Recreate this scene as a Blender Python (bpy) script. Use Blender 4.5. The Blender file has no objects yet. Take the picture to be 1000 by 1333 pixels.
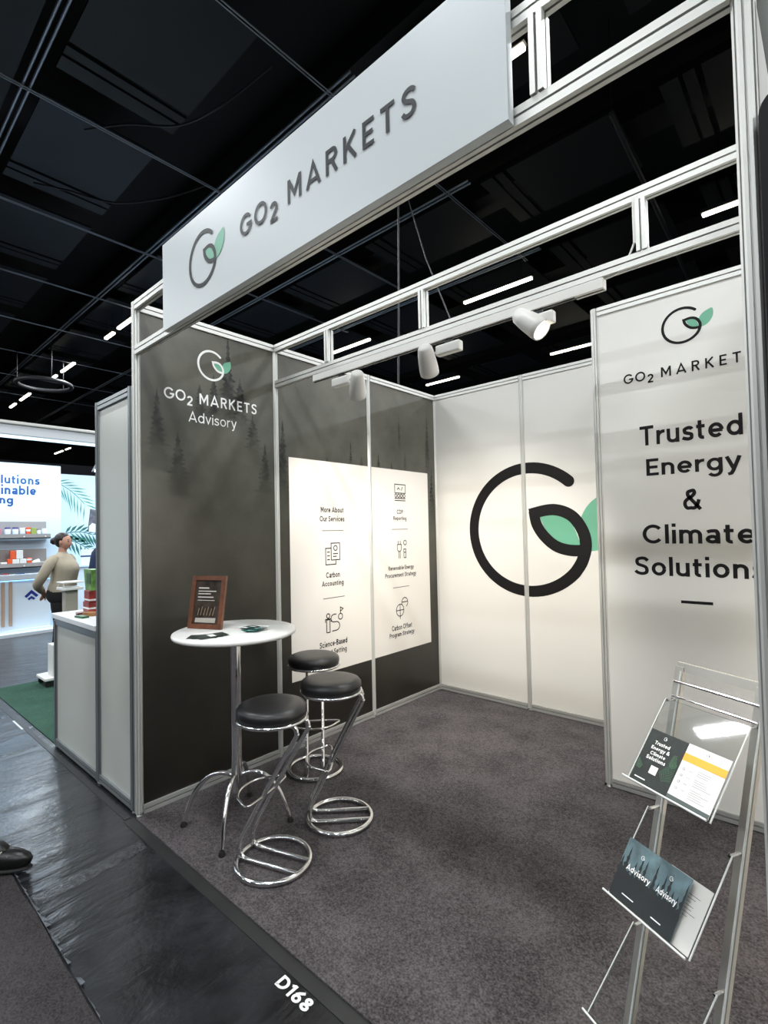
import bpy, bmesh, math, random
from mathutils import Vector, Matrix
random.seed(7)
PI = math.pi
SC = bpy.context.scene
COL = SC.collection

# ------------------------------------------------------------------ camera
cam_d = bpy.data.cameras.new('camera'); cam = bpy.data.objects.new('camera', cam_d); COL.objects.link(cam)
_y, _p, _r = -0.7418, 0.0278, -0.0206
def _axes():
    f = Vector((math.sin(_y)*math.cos(_p), math.cos(_y)*math.cos(_p), math.sin(_p)))
    rt = Vector((math.cos(_y), -math.sin(_y), 0)); up = rt.cross(f)
    c, s = math.cos(_r), math.sin(_r)
    return rt*c + up*s, up*c - rt*s, f
_R, _U, _F = _axes()
cam.matrix_world = Matrix(((_R.x, _U.x, -_F.x, 2.9931), (_R.y, _U.y, -_F.y, -1.2521), (_R.z, _U.z, -_F.z, 1.5999), (0, 0, 0, 1)))
cam_d.sensor_fit = 'AUTO'; cam_d.sensor_width = 36; cam_d.lens = 659.44*36/1333
cam_d.shift_x = 16.98/1333; cam_d.shift_y = 7.43/1333
cam_d.clip_start = 0.05; cam_d.clip_end = 200
SC.camera = cam

# ------------------------------------------------------------------ world, exposure
w = bpy.data.worlds.new('world'); SC.world = w; w.use_nodes = True
w.node_tree.nodes['Background'].inputs[0].default_value = (0.55, 0.6, 0.7, 1)
w.node_tree.nodes['Background'].inputs[1].default_value = 0.02
SC.view_settings.view_transform = 'Standard'; SC.view_settings.look = 'None'
SC.view_settings.exposure = 0.08; SC.view_settings.gamma = 1; SC.view_settings.use_curve_mapping = False
try:
    SC.cycles.use_denoising = True; SC.cycles.max_bounces = 8; SC.cycles.transparent_max_bounces = 12
    SC.cycles.sample_clamp_indirect = 4; SC.cycles.caustics_reflective = False; SC.cycles.caustics_refractive = False
except Exception: pass

def lamp(kind, name, loc, aim, power, color=(1, 1, 1), size=0.1, size_y=None, angle=60, blend=.5):
    d = bpy.data.lights.new(name, kind); o = bpy.data.objects.new(name, d); COL.objects.link(o)
    d.energy = power; d.color = color
    if kind == 'AREA':
        d.shape = 'RECTANGLE' if size_y else 'SQUARE'; d.size = size
        if size_y: d.size_y = size_y
    elif kind == 'SPOT':
        d.spot_size = math.radians(angle); d.spot_blend = blend; d.shadow_soft_size = size
    else: d.shadow_soft_size = size
    o.location = loc
    v = Vector(aim)-Vector(loc)
    o.rotation_euler = v.to_track_quat('-Z', 'Y').to_euler()
    return o

# hall tube lights (x0, x1, y), all on z = 6: area lamps do the lighting, the visible tubes are built below
TUBE_W = 106
for yy in (-9.4, -5.25, -1.1, 3.03, 7.15, 11.2):
    for xx in (-14.2, -10.3, -6.4, -2.5, 1.3, 5.1, 9.0):
        lamp('AREA', 'hall_lamp', (xx, yy, 5.9), (xx, yy, 0), TUBE_W, (.93, .97, 1.0), 1.4, .12)
# booth spots: lamp inside each spotlight head
SPOTS = [((0.84, 1.0, 2.50), (0.02, 1.85, 1.30), 7), ((1.375, 1.0, 2.52), (0.50, 3.0, 0.45), 26), ((1.975, 1.0, 2.56), (2.85, .95, 1.75), 34)]
for p, a, e in SPOTS:
    v = (Vector(a)-Vector(p)).normalized()
    lamp('SPOT', 'spot_lamp', Vector(p)+v*.085, a, e*7, (1, .93, .83), .03, angle=95, blend=.9)
# stand spots over the bright booth beyond the aisle
for yy, zz in ((0.2, 3.05), (1.25, 3.05), (2.4, 2.98), (3.2, 2.98)):
    lamp('SPOT', 'stand_lamp', (-6.75, yy, zz), (-7.6, yy, 1.3), 30, (.60, .83, 1), .08, angle=130, blend=.9)
lamp('AREA', 'stand_lamp', (-6.9, 1.6, 3.05), (-6.9, 1.6, 0), 46, (.60, .83, 1), .5, 3.0)

# ------------------------------------------------------------------ helpers
def lin(c):
    return tuple(((v/255)/12.92 if v/255 <= .04045 else ((v/255+.055)/1.055)**2.4) for v in c)
MATS = {}
def mat(name, rgb, rough=.5, metal=0, noise=None, bump=None, emit=None, spec=.5, coat=0, coat_rough=.1):
    """noise=(scale, amount) colour variation; bump=(scale, strength, distance)"""
    if name in MATS: return MATS[name]
    m = bpy.data.materials.new(name); m.use_nodes = True; nt = m.node_tree; b = nt.nodes['Principled BSDF']
    c = lin(rgb)
    b.inputs['Base Color'].default_value = (*c, 1); b.inputs['Roughness'].default_value = rough
    b.inputs['Metallic'].default_value = metal; b.inputs['Specular IOR Level'].default_value = spec
    b.inputs['Coat Weight'].default_value = coat; b.inputs['Coat Roughness'].default_value = coat_rough
    if noise or bump:
        tc = nt.nodes.new('ShaderNodeTexCoord')
    if noise:
        n = nt.nodes.new('ShaderNodeTexNoise'); n.inputs['Scale'].default_value = noise[0]; n.inputs['Detail'].default_value = 5
        nt.links.new(tc.outputs['Object'], n.inputs['Vector'])
        mx = nt.nodes.new('ShaderNodeValToRGB'); a = noise[1]
        mx.color_ramp.elements[0].position = .3; mx.color_ramp.elements[1].position = .7
        mx.color_ramp.elements[0].color = (*[v*(1-a) for v in c], 1); mx.color_ramp.elements[1].color = (*[min(1, v*(1+a)) for v in c], 1)
        nt.links.new(n.outputs['Fac'], mx.inputs['Fac']); nt.links.new(mx.outputs['Color'], b.inputs['Base Color'])
    if bump:
        n2 = nt.nodes.new('ShaderNodeTexNoise'); n2.inputs['Scale'].default_value = bump[0]; n2.inputs['Detail'].default_value = 4
        nt.links.new(tc.outputs['Object'], n2.inputs['Vector'])
        bp = nt.nodes.new('ShaderNodeBump'); bp.inputs['Strength'].default_value = bump[1]; bp.inputs['Distance'].default_value = bump[2]
        nt.links.new(n2.outputs['Fac'], bp.inputs['Height']); nt.links.new(bp.outputs['Normal'], b.inputs['Normal'])
    if emit:
        b.inputs['Emission Color'].default_value = (*lin(emit[0]), 1); b.inputs['Emission Strength'].default_value = emit[1]
    MATS[name] = m
    return m

def basis(d):
    d = Vector(d).normalized(); a = Vector((0, 0, 1)) if abs(d.z) < .95 else Vector((1, 0, 0))
    x = a.cross(d).normalized(); return x, d.cross(x), d

class M:
    """collects geometry, links it as ONE mesh object"""
    def __init__(s): s.v = []; s.f = []; s.mi = []; s.cur = 0; s.sm = []
    def add(s, vs, fs, smooth=False):
        o = len(s.v); s.v += [tuple(p) for p in vs]
        for f in fs: s.f.append([o+i for i in f]); s.mi.append(s.cur); s.sm.append(smooth)
        return s
    def box(s, a, b, bev=0):
        x0, y0, z0 = [min(a[i], b[i]) for i in range(3)]; x1, y1, z1 = [max(a[i], b[i]) for i in range(3)]
        if bev:
            bm = bmesh.new(); bmesh.ops.create_cube(bm, size=1)
            for v in bm.verts: v.co = Vector(((x0+x1)/2+v.co.x*(x1-x0), (y0+y1)/2+v.co.y*(y1-y0), (z0+z1)/2+v.co.z*(z1-z0)))
            bmesh.ops.bevel(bm, geom=bm.edges[:], offset=bev, segments=2, affect='EDGES', profile=.5)
            bm.verts.index_update(); s.add([v.co for v in bm.verts], [[v.index for v in f.verts] for f in bm.faces]); bm.free(); return s
        return s.add([(x0,y0,z0),(x1,y0,z0),(x1,y1,z0),(x0,y1,z0),(x0,y0,z1),(x1,y0,z1),(x1,y1,z1),(x0,y1,z1)],
                     [(0,3,2,1),(4,5,6,7),(0,1,5,4),(1,2,6,5),(2,3,7,6),(3,0,4,7)])
    def obox(s, c, ax, ay, az, size):
        c = Vector(c); vs = []
        for k in (-.5, .5):
            for (i, j) in ((-.5,-.5),(.5,-.5),(.5,.5),(-.5,.5)):
                vs.append(c+Vector(ax)*i*size[0]+Vector(ay)*j*size[1]+Vector(az)*k*size[2])
        return s.add(vs, [(0,3,2,1),(4,5,6,7),(0,1,5,4),(1,2,6,5),(2,3,7,6),(3,0,4,7)])
    def tube(s, pts, r, n=10, closed=False, smooth=True, caps=True):
        pts = [Vector(p) for p in pts]; N = len(pts); rings = []
        rr = r if isinstance(r, (list, tuple)) else [r]*N
        t0 = (pts[1]-pts[0]).normalized(); x, y, _ = basis(t0)
        for i, p in enumerate(pts):
            if closed: t = (pts[(i+1) % N]-pts[i-1]).normalized()
            else: t = (pts[min(i+1, N-1)]-pts[max(i-1, 0)]).normalized()
            x = (x-t*x.dot(t)).normalized(); y = t.cross(x)
            rings.append([p+(x*math.cos(a*2*PI/n)+y*math.sin(a*2*PI/n))*rr[i] for a in range(n)])
        vs = [v for r_ in rings for v in r_]; fs = []
        for i in range(N if closed else N-1):
            a, b = i*n, ((i+1) % N)*n
            off = 0
            if closed and i == N-1:
                off = min(range(n), key=lambda k: (rings[0][k]-rings[-1][0]).length)
            for k in range(n): fs.append((a+k, a+(k+1) % n, b+(k+1+off) % n, b+(k+off) % n))
        s.add(vs, fs, smooth)
        if caps and not closed:
            s.add(rings[0], [list(range(n))[::-1]]); s.add(rings[-1], [list(range(n))])
        return s
    def lathe(s, prof, c=(0,0,0), n=32, axis=(0,0,1), smooth=True, cap=True):
        x, y, z = basis(axis); c = Vector(c); vs = []; fs = []
        if tuple(axis) == (0,0,1): x, y, z = Vector((1,0,0)), Vector((0,1,0)), Vector((0,0,1))
        for r, h in prof:
            for k in range(n): vs.append(c+z*h+(x*math.cos(2*PI*k/n)+y*math.sin(2*PI*k/n))*r)
        for i in range(len(prof)-1):
            for k in range(n): fs.append((i*n+k, i*n+(k+1) % n, (i+1)*n+(k+1) % n, (i+1)*n+k))
        s.add(vs, fs, smooth)
        if cap: s.add(vs[:n], [list(range(n))[::-1]]); s.add(vs[-n:], [list(range(n))])
        return s
    def extr(s, poly, a, b, ux, uy, smooth=False):
        """closed 2D profile swept straight from a to b"""
        a, b, ux, uy = Vector(a), Vector(b), Vector(ux), Vector(uy); n = len(poly)
        vs = [a+ux*p[0]+uy*p[1] for p in poly]+[b+ux*p[0]+uy*p[1] for p in poly]
        s.add(vs, [(i, (i+1) % n, n+(i+1) % n, n+i) for i in range(n)], smooth)
        s.add(vs[:n], [list(range(n))[::-1]]); s.add(vs[n:], [list(range(n))]); return s
    def build(s, name, ms, parent=None, loc=None, **props):
        me = bpy.data.meshes.new(name); me.from_pydata(s.v, [], s.f)
        for m in (ms if isinstance(ms, (list, tuple)) else [ms]): me.materials.append(m)
        for i, p in enumerate(me.polygons): p.material_index = s.mi[i]; p.use_smooth = s.sm[i]
        me.update()
        bm = bmesh.new(); bm.from_mesh(me); bmesh.ops.recalc_face_normals(bm, faces=bm.faces); bm.to_mesh(me); bm.free()
        o = bpy.data.objects.new(name, me); COL.objects.link(o)
        if parent: o.parent = parent
        if loc: o.location = loc
        for k, v in props.items(): o[k] = v
        return o

def empty(name, loc=(0,0,0), rz=0, **props):
    o = bpy.data.objects.new(name, None); COL.objects.link(o); o.location = loc; o.rotation_euler = (0,0,rz)
    o.empty_display_size = .1
    for k, v in props.items(): o[k] = v
    return o
def thing(name, label, cat, loc=(0,0,0), rz=0, group=None):
    o = empty(name, loc, rz, label=label, category=cat)
    if group: o['group'] = group
    return o
def tag(o, label, cat, group=None):
    o['label'] = label; o['category'] = cat
    if group: o['group'] = group
    return o
def copy_tree(o, parent=None):
    c = o.copy(); COL.objects.link(c)
    if parent: c.parent = parent
    for ch in [x for x in list(bpy.data.objects) if x.parent == o and x is not c]: copy_tree(ch, c)
    return c

class Plane:
    """a printed plane: u to the right, v up, n towards the viewer; returns points slightly proud of it"""
    def __init__(s, o, u, v, n): s.o, s.u, s.v, s.n = Vector(o), Vector(u), Vector(v), Vector(n)
    def P(s, a, b, h=0): return s.o+s.u*a+s.v*b+s.n*h
LEFTP = Plane((.006, 0, 0), (0,1,0), (0,0,1), (1,0,0))
BACKP = Plane((0, 2.994, 0), (1,0,0), (0,0,1), (0,-1,0))
CABP = Plane((0, 2.054, 0), (1,0,0), (0,0,1), (0,-1,0))
FASP = Plane((0, -.052, 0), (1,0,0), (0,0,1), (0,-1,0))
FLOORP = Plane((0, 0, .0), (1,0,0), (0,1,0), (0,0,1))
BGP = Plane((-7.5, 0, 0), (0,1,0), (0,0,1), (1,0,0))
H_PRINT = .0012

def ribbon(m, pl, pts, wd, h=H_PRINT, closed=False, caps=''):
    """flat stroke of width wd along 2D points on a plane"""
    N = len(pts); L = []; Rr = []
    for i in range(N):
        p = Vector(pts[i])
        if closed: a = Vector(pts[i-1]); b = Vector(pts[(i+1) % N])
        else: a = Vector(pts[max(i-1, 0)]); b = Vector(pts[min(i+1, N-1)])
        d0 = (p-a); d1 = (b-p)
        if d0.length < 1e-9: d0 = d1
        if d1.length < 1e-9: d1 = d0
        d0 = d0.normalized(); d1 = d1.normalized(); t = (d0+d1)
        t = t.normalized() if t.length > 1e-6 else d1
        nn = Vector((-t.y, t.x)); k = 1/max(.45, nn.dot(Vector((-d1.y, d1.x))))
        L.append(p+nn*wd/2*k); Rr.append(p-nn*wd/2*k)
    m.nk = getattr(m, 'nk', 0)+1; h = h+(m.nk % 24)*.00004
    vs = [pl.P(q.x, q.y, h) for q in L]+[pl.P(q.x, q.y, h) for q in Rr]
    fs = [(i, (i+1) % N, N+(i+1) % N, N+i) for i in range(N if closed else N-1)]
    m.add(vs, fs)
    for e in caps:
        c = Vector(pts[0] if e == 's' else pts[-1])
        m.add([pl.P(c.x+math.cos(k*PI/8)*wd/2, c.y+math.sin(k*PI/8)*wd/2, h+.00003) for k in range(16)], [list(range(16))])
def poly(m, pl, pts, h=H_PRINT):
    m.add([pl.P(p[0], p[1], h) for p in pts], [list(range(len(pts)))])
def smooth2(pts, k=6, closed=False):
    """Catmull-Rom through 2D or 3D points"""
    P = [Vector(p) for p in pts]; out = []; n = len(P)
    for i in range(n if closed else n-1):
        p0 = P[(i-1) % n] if closed or i > 0 else P[0]; p1 = P[i]; p2 = P[(i+1) % n]
        p3 = P[(i+2) % n] if closed or i+2 < n else P[-1]
        for j in range(k):
            t = j/k; out.append(.5*((2*p1)+(p2-p0)*t+(2*p0-5*p1+4*p2-p3)*t*t+(3*p1-p0-3*p2+p3)*t*t*t))
    if not closed: out.append(P[-1])
    return [tuple(p) for p in out]

def arc(cx, cy, r, a0, a1, n=20, ry=None):
    ry = ry or r
    return [(cx+r*math.cos(math.radians(a0+(a1-a0)*i/n)), cy+ry*math.sin(math.radians(a0+(a1-a0)*i/n))) for i in range(n+1)]
W_ = .155   # stroke weight in cap heights
q = W_/2
GL = {   # geometric capitals, cap height 1: (advance width, strokes)
 'G': (.98, [arc(.5,.5,.5-q,38,352,26)+[], [(1-q,.5-q*.2),(1-q,.43)], [(.56,.45),(1.0,.45)]]),
 'O': (1.0, [arc(.5,.5,.5-q,0,360,32)]),
 '2': (.62, [arc(.31,.69,.31-q,165,-35,14)+[(q,q)], [(.02,q),(.6,q)]]),
 'M': (.88, [[(q,0),(q,1)], [(.09,.97),(.44,.30),(.79,.97)], [(.88-q,0),(.88-q,1)]]),
 'A': (.86, [[(.055,0),(.43,.96),(.805,0)], [(.18,.27),(.68,.27)]]),
 'R': (.66, [[(q,0),(q,1)], [(q,1-q),(.36,1-q)]+arc(.36,.72,.28-q,90,-90,12)+[(q,.44+q)], [(.33,.5),(.60,0)]]),
 'K': (.68, [[(q,0),(q,1)], [(.62,1),(.1,.46)], [(.24,.58),(.64,0)]]),
 'E': (.56, [[(q,0),(q,1)], [(q,1-q),(.56,1-q)], [(q,.5),(.50,.5)], [(q,q),(.56,q)]]),
 'T': (.64, [[(.32,0),(.32,1)], [(0,1-q),(.64,1-q)]]),
 'S': (.60, [smooth2([(.56,.80),(.44,.915),(.29,.935),(.14,.87),(.085,.74),(.15,.61),(.30,.53),(.45,.45),(.525,.30),(.46,.13),(.30,.065),(.13,.10),(.04,.22)],4)]),
}
def brandword(m, pl, x0, z0, cap, xm, x1):
    """GO2 MARKETS: G at x0, M at xm, last S ends at x1; baseline z0"""
    tot = sum(GL[c][0] for c in 'MARKETS'); gap = ((x1-xm)/cap-tot)/6
    x = xm
    for c in 'MARKETS':
        for st in GL[c][1]: ribbon(m, pl, [(x+p[0]*cap, z0+p[1]*cap) for p in st], W_*cap)
        x += (GL[c][0]+gap)*cap
    x = x0; k = .94; g2 = max(.04, ((xm-.70*cap-x0)/cap-(.98+1.0)*k-.53)/2)
    for c in 'GO':
        for st in GL[c][1]: ribbon(m, pl, [(x+p[0]*cap*k, z0+p[1]*cap) for p in st], W_*cap)
        x += (GL[c][0]*k+g2)*cap
    for st in GL['2'][1]: ribbon(m, pl, [(x+p[0]*cap*.86, z0-.30*cap+p[1]*cap*.86) for p in st], W_*cap)

def logo(pl, cx, cz, R, parent, dark, green, name='logo', wd=.175, sx=1.0):
    """ring open at the upper right that turns into a leaf; R = centre-line radius"""
    T = lambda pts: [(cx+p[0]*R*sx, cz+p[1]*R) for p in pts]
    m = M()
    # ring from the open end round the left to the bottom right, then up into the leaf's upper edge and back
    g = smooth2([(.82,.10),(.93,.31),(1.08,.45),(1.28,.54),(1.50,.59),(1.55,.33),(1.50,.07),(1.36,-.15),(1.17,-.30),(.95,-.35)], 4)
    poly(m, pl, T(g), H_PRINT*.6)
    inn = smooth2([(.20,.21),(.46,.225),(.70,.09),(.84,-.25)],5)[:-1]+smooth2([(.84,-.25),(.64,-.25),(.45,-.17),(.30,-.01),(.20,.21)],5)[:-1]
    poly(m, pl, T(inn), H_PRINT*.8)
    m.build(name+'_leaf', green, parent)
    m = M()
    ribbon(m, pl, T(arc(0,0,1,47,318,60)), wd*R, caps='s')
    ribbon(m, pl, T(smooth2([(.735,-.68),(.85,-.50),(.912,-.26),(.865,-.02),(.70,.205),(.42,.305),(.07,.255)],7)), wd*R)
    ribbon(m, pl, T(smooth2([(.105,.30),(.15,.08),(.27,-.11),(.45,-.265),(.66,-.33),(.88,-.335)],6)), wd*R*.98)
    poly(m, pl, T([(.015,.335),(.12,.345),(.22,.22),(.07,.14)]), H_PRINT)
    return m.build(name+'_ring', dark, parent)

def font(W):
    """geometric sans glyphs as centre lines for stroke weight W (cap height 1): char -> (width, strokes)"""
    q = W/2; X = .71; rx = .325-q; ry = X/2-q; cx = q+rx; cy = X/2
    def el(cx, cy, rx, ry, a0, a1, n=18): return [(cx+rx*math.cos(math.radians(a0+(a1-a0)*i/n)), cy+ry*math.sin(math.radians(a0+(a1-a0)*i/n))) for i in range(n+1)]
    bowl = el(cx, cy, rx, ry, 0, 360, 24); st = lambda x, a, b: [(x,a),(x,b)]; R = .65-q
    sl = smooth2([(.47-q*.4,X-.17),(.38,X-q-.015),(.26,X-q),(.13,X-q-.05),(q+.02,X*.73),(.14,X*.57),(.27,X*.50),(.40,X*.42),(.50-q,X*.26),(.39,q+.03),(.25,q),(.10,q+.04),(.01,.16)],4)
    hook = lambda x, w_: st(x, 0, X-.24)[:0]+[(x,0),(x,X*.55)]+el(x+w_, X-q-.20, w_, .20, 180, 0, 10)+[(x+2*w_,0)]
    G = {
    'a': (.56,[smooth2([(.07,X-.14),(.15,X-q-.02),(.28,X-q),(.42,X-.10),(.56-q,X*.66)],4)+[(.56-q,0)], el(.28-q*.2,.215,.28-q*1.2,.215-q,0,360,18)]),
    'b': (.65,[st(q,0,1), bowl]), 'd': (.65,[st(R,0,1), bowl]), 'p': (.65,[st(q,-.28,X), bowl]), 'o': (.65,[bowl]),
    'c': (.57,[el(cx,cy,rx,ry,42,318)]), 'e': (.64,[el(cx,cy,rx,ry,-3,-0.1,1)[:0]+el(cx,cy,rx,ry,0,318,24), [(q,cy-.01),(.65-q*.6,cy-.01)]]),
    'g': (.65,[bowl, [(R,X),(R,.0)]+el(cx,-.02,rx,.24,0,-150,12)]), 'f': (.38,[[(.38,1-q-.01),(.30,1-q),(.20,.93),(.17,.82),(.17,0)], [(0,X-q),(.36,X-q)]]),
    'h': (.58,[st(q,0,1), hook(q,.29-q)]), 'n': (.58,[st(q,0,X), hook(q,.29-q)]), 'm': (.92,[st(q,0,X), hook(q,.23-q*.5), hook(q+.46-q,.23-q*.5)]),
    'i': (W,[st(q,0,X), [(q,.86),(q,.86+W*1.05)]]), 'l': (W,[st(q,0,1)]), 'r': (.36,[st(q,0,X), [(q,X*.45)]+el(q+.27,X-q-.26,.27,.26,175,80,8)]),
    's': (.50,[sl]), 't': (.38,[[(.15,X+.20),(.15,.20)]+el(.15+.13,.20,.13,.20-q,180,290,6), [(0,X-q),(.37,X-q)]]),
    'u': (.58,[[(q,X),(q,.26)]+el(.29,.26,.29-q,.26-q,180,360,12)+[(.58-q,X)], st(.58-q,0,.4)]),
    'v': (.58,[[(.035,X),(.29,.04),(.545,X)]]), 'y': (.58,[[(.035,X),(.30,.03)], [(.545,X),(.27,-.10),(.20,-.22),(.07,-.25)]]),
    'w': (.86,[[(.03,X),(.22,.04),(.43,X-.05),(.64,.04),(.83,X)]]), 'k': (.55,[st(q,0,1), [(.50,X),(.10,.28)], [(.22,.42),(.52,0)]]),
    'T': (.68,[st(.34,0,1), [(0,1-q),(.68,1-q)]]), 'E': (.58,[st(q,0,1), [(q,1-q),(.58,1-q)], [(q,.5),(.53,.5)], [(q,q),(.58,q)]]),
    'C': (.84,[el(.46,.5,.46-q,.5-q,40,320,24)]), 'O': (.98,[el(.49,.5,.49-q,.5-q,0,360,28)]), 'D': (.80,[[(q,q),(q,1-q),(.33,1-q)]+el(.33,.5,.47-q,.5-q,90,-90,16)+[(q*.2,q)]]),
    'S': (.64,[smooth2([(.60,.78),(.48,1-q-.02),(.32,1-q),(.15,1-q-.06),(q+.02,.74),(.15,.59),(.32,.52),(.50,.43),(.62-q*.8,.27),(.50,q+.05),(.32,q),(.13,q+.05),(.02,.23)],4)]),
    'A': (.84,[[(.045,0),(.42,.955),(.795,0)], [(.16,.27),(.68,.27)]]), 'M': (.88,[st(q,0,1), [(.08,.96),(.44,.32),(.80,.96)], st(.88-q,0,1)]),
    'R': (.68,[st(q,0,1), [(q,1-q),(.36,1-q)]+el(.36,.725,.29-q,.275-q,90,-90,12)+[(q,.45+q)], [(.32,.47),(.62,0)]]),
    'P': (.64,[st(q,0,1), [(q,1-q),(.34,1-q)]+el(.34,.71,.30-q,.29-q,90,-90,12)+[(q,.42+q)]]),
    'B': (.66,[st(q,0,1), [(q,1-q),(.35,1-q)]+el(.35,.755,.27-q,.245-q,90,-90,10)+[(q,.51+q)], [(.3,.51+q),(.37,.51+q)][:0]+[(q,.53),(.37,.53)]+el(.37,.53/2+q*.0,.29-q,.53/2-q,90,-90,10)+[(q,q)]]),
    '1': (.36,[st(.36-q,0,1), [(.36-q,1-q*.6),(.02,.78)]]), '6': (.62,[el(.31,.32,.31-q,.32-q,0,360,20), [(.53,.97),(.24,.72),(.10,.50)]]),
    '8': (.62,[el(.31,.74,.27-q,.26-q,0,360,18), el(.31,.27,.31-q,.27-q,0,360,20)]), '-': (.34,[[(0,.40),(.34,.40)]]),
    '&': (.82,[smooth2([(.76,.0),(.56,.25),(.36,.50),(.22,.70),(.22,.86),(.34,1-q),(.47,.93),(.50,.80),(.40,.66),(.22,.54),(.09,.40),(.08,.22),(.18,.08),(.34,q),(.50,.08),(.62,.24),(.70,.48)],4)]),
    ',': (.1,[[(.06,.06),(.02,-.1)]]), ' ': (.20,[])}
    return G
def text(s, pl, u0, u1, v0, v1, material, parent, bold=.13, name='lettering', h=H_PRINT):
    """stroke lettering fitted to a box: u0..u1 wide, v0..v1 from lowest to highest point"""
    G = font(bold); x = 0; sts = []
    for c in s:
        wd_, ss = G[c]
        for st in ss: sts.append([(x+p[0], p[1]) for p in st])
        x += wd_+.13
    x -= .13
    lo = min((p[1] for st in sts for p in st)); hi = max((p[1] for st in sts for p in st))
    if lo < -.05: lo -= bold/2
    else: lo = 0
    hi = max(1, hi) if any(c in 'bdfhklABCDEMOPRST&168' for c in s) else .71
    sx = (u1-u0)/x; sy = (v1-v0)/(hi-lo); m = M()
    # strokes are made in glyph space, then scaled, so the weight follows both axes
    g = Plane((0,0,0),(1,0,0),(0,1,0),(0,0,1))
    for st in sts: ribbon(m, g, st, bold, 0)
    m.v = [tuple(pl.P(u0+v[0]*sx, v0+(v[1]-lo)*sy, h+v[2])) for v in m.v]
    return m.build(name, material, parent)

# ------------------------------------------------------------------ materials
ALU = mat('aluminium_profile', (212,212,207), .42, .45)
ALU2 = mat('aluminium_base_rail', (190,190,186), .42, .5)
CHROME = mat('chrome', (238,238,238), .14, 1)
WHITE = mat('white_laminate', (226,224,218), .32, noise=(1.2, .015))
WHITEP = mat('white_print', (226,221,214), .35)
GREYL = mat('pale_neighbour_laminate', (196,199,192), .3, noise=(1.5, .02))
INK = mat('black_ink', (18,17,18), .6, spec=.2)
INKS = mat('grey_ink', (95,92,90), .6)
WINK = mat('white_ink', (245,245,242), .45)
GREEN = mat('logo_green', (104,172,142), .45)
PLW = mat('white_plastic', (222,220,214), .4)
BLK = mat('black_plastic', (14,14,15), .45)
RUB = mat('black_rubber', (20,20,20), .7)
LEATHER = mat('black_leatherette', (24,24,25), .38, bump=(60, .12, .002))

def print_material():
    """misty forest print: olive grey at the top to near black at the bottom, blotchy"""
    m = bpy.data.materials.new('forest_print'); m.use_nodes = True; nt = m.node_tree; b = nt.nodes['Principled BSDF']
    N = nt.nodes.new; L = nt.links.new
    tc = N('ShaderNodeTexCoord'); sp = N('ShaderNodeSeparateXYZ'); L(tc.outputs['Object'], sp.inputs[0])
    mr = N('ShaderNodeMapRange'); mr.inputs[1].default_value = 0; mr.inputs[2].default_value = 2.98; L(sp.outputs['Z'], mr.inputs[0])
    r = N('ShaderNodeValToRGB'); e = r.color_ramp.elements
    e[0].position = 0; e[0].color = (*lin((34,32,28)), 1); e[1].position = 1; e[1].color = (*lin((86,83,73)), 1)
    for p, c in ((.22, (40,38,33)), (.45, (56,54,47)), (.62, (62,63,56)), (.8, (76,76,69))):
        k = e.new(p); k.color = (*lin(c), 1)
    L(mr.outputs[0], r.inputs[0])
    n = N('ShaderNodeTexNoise'); n.inputs['Scale'].default_value = 2.2; n.inputs['Detail'].default_value = 8; n.inputs['Roughness'].default_value = .62
    L(tc.outputs['Object'], n.inputs['Vector'])
    rr = N('ShaderNodeValToRGB'); rr.color_ramp.elements[0].position = .3; rr.color_ramp.elements[0].color = (.55,.54,.52,1)
    rr.color_ramp.elements[1].position = .72; rr.color_ramp.elements[1].color = (1.32,1.31,1.26,1); L(n.outputs['Fac'], rr.inputs[0])
    mx = N('ShaderNodeMix'); mx.data_type = 'RGBA'; mx.blend_type = 'MULTIPLY'; mx.inputs[0].default_value = 1
    L(r.outputs[0], mx.inputs[6]); L(rr.outputs[0], mx.inputs[7]); L(mx.outputs[2], b.inputs['Base Color'])
    b.inputs['Roughness'].default_value = .3
    return m
FOREST = print_material()
def tree_print(name, rgb, dens):
    m = mat(name, rgb, .35); nt = m.node_tree; b = nt.nodes['Principled BSDF']; N = nt.nodes.new; L = nt.links.new
    tc = N('ShaderNodeTexCoord'); sp = N('ShaderNodeSeparateXYZ'); L(tc.outputs['Generated'], sp.inputs[0])
    mr = N('ShaderNodeMapRange'); mr.interpolation_type = 'SMOOTHSTEP'; mr.inputs[1].default_value = 0; mr.inputs[2].default_value = .6; mr.inputs[4].default_value = dens; L(sp.outputs['Z'], mr.inputs[0])
    n = N('ShaderNodeTexNoise'); n.inputs['Scale'].default_value = 26; n.inputs['Detail'].default_value = 5; L(tc.outputs['Object'], n.inputs['Vector'])
    r = N('ShaderNodeMapRange'); r.inputs[1].default_value = .35; r.inputs[2].default_value = .6; r.inputs[3].default_value = .35; L(n.outputs['Fac'], r.inputs[0])
    mu = N('ShaderNodeMath'); mu.operation = 'MULTIPLY'; L(mr.outputs[0], mu.inputs[0]); L(r.outputs[0], mu.inputs[1]); L(mu.outputs[0], b.inputs['Alpha'])
    return m
TREE1 = tree_print('printed_tree_dark', (30,34,30), .75)
TREE2 = tree_print('printed_tree_mist', (42,44,39), .5)

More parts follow.
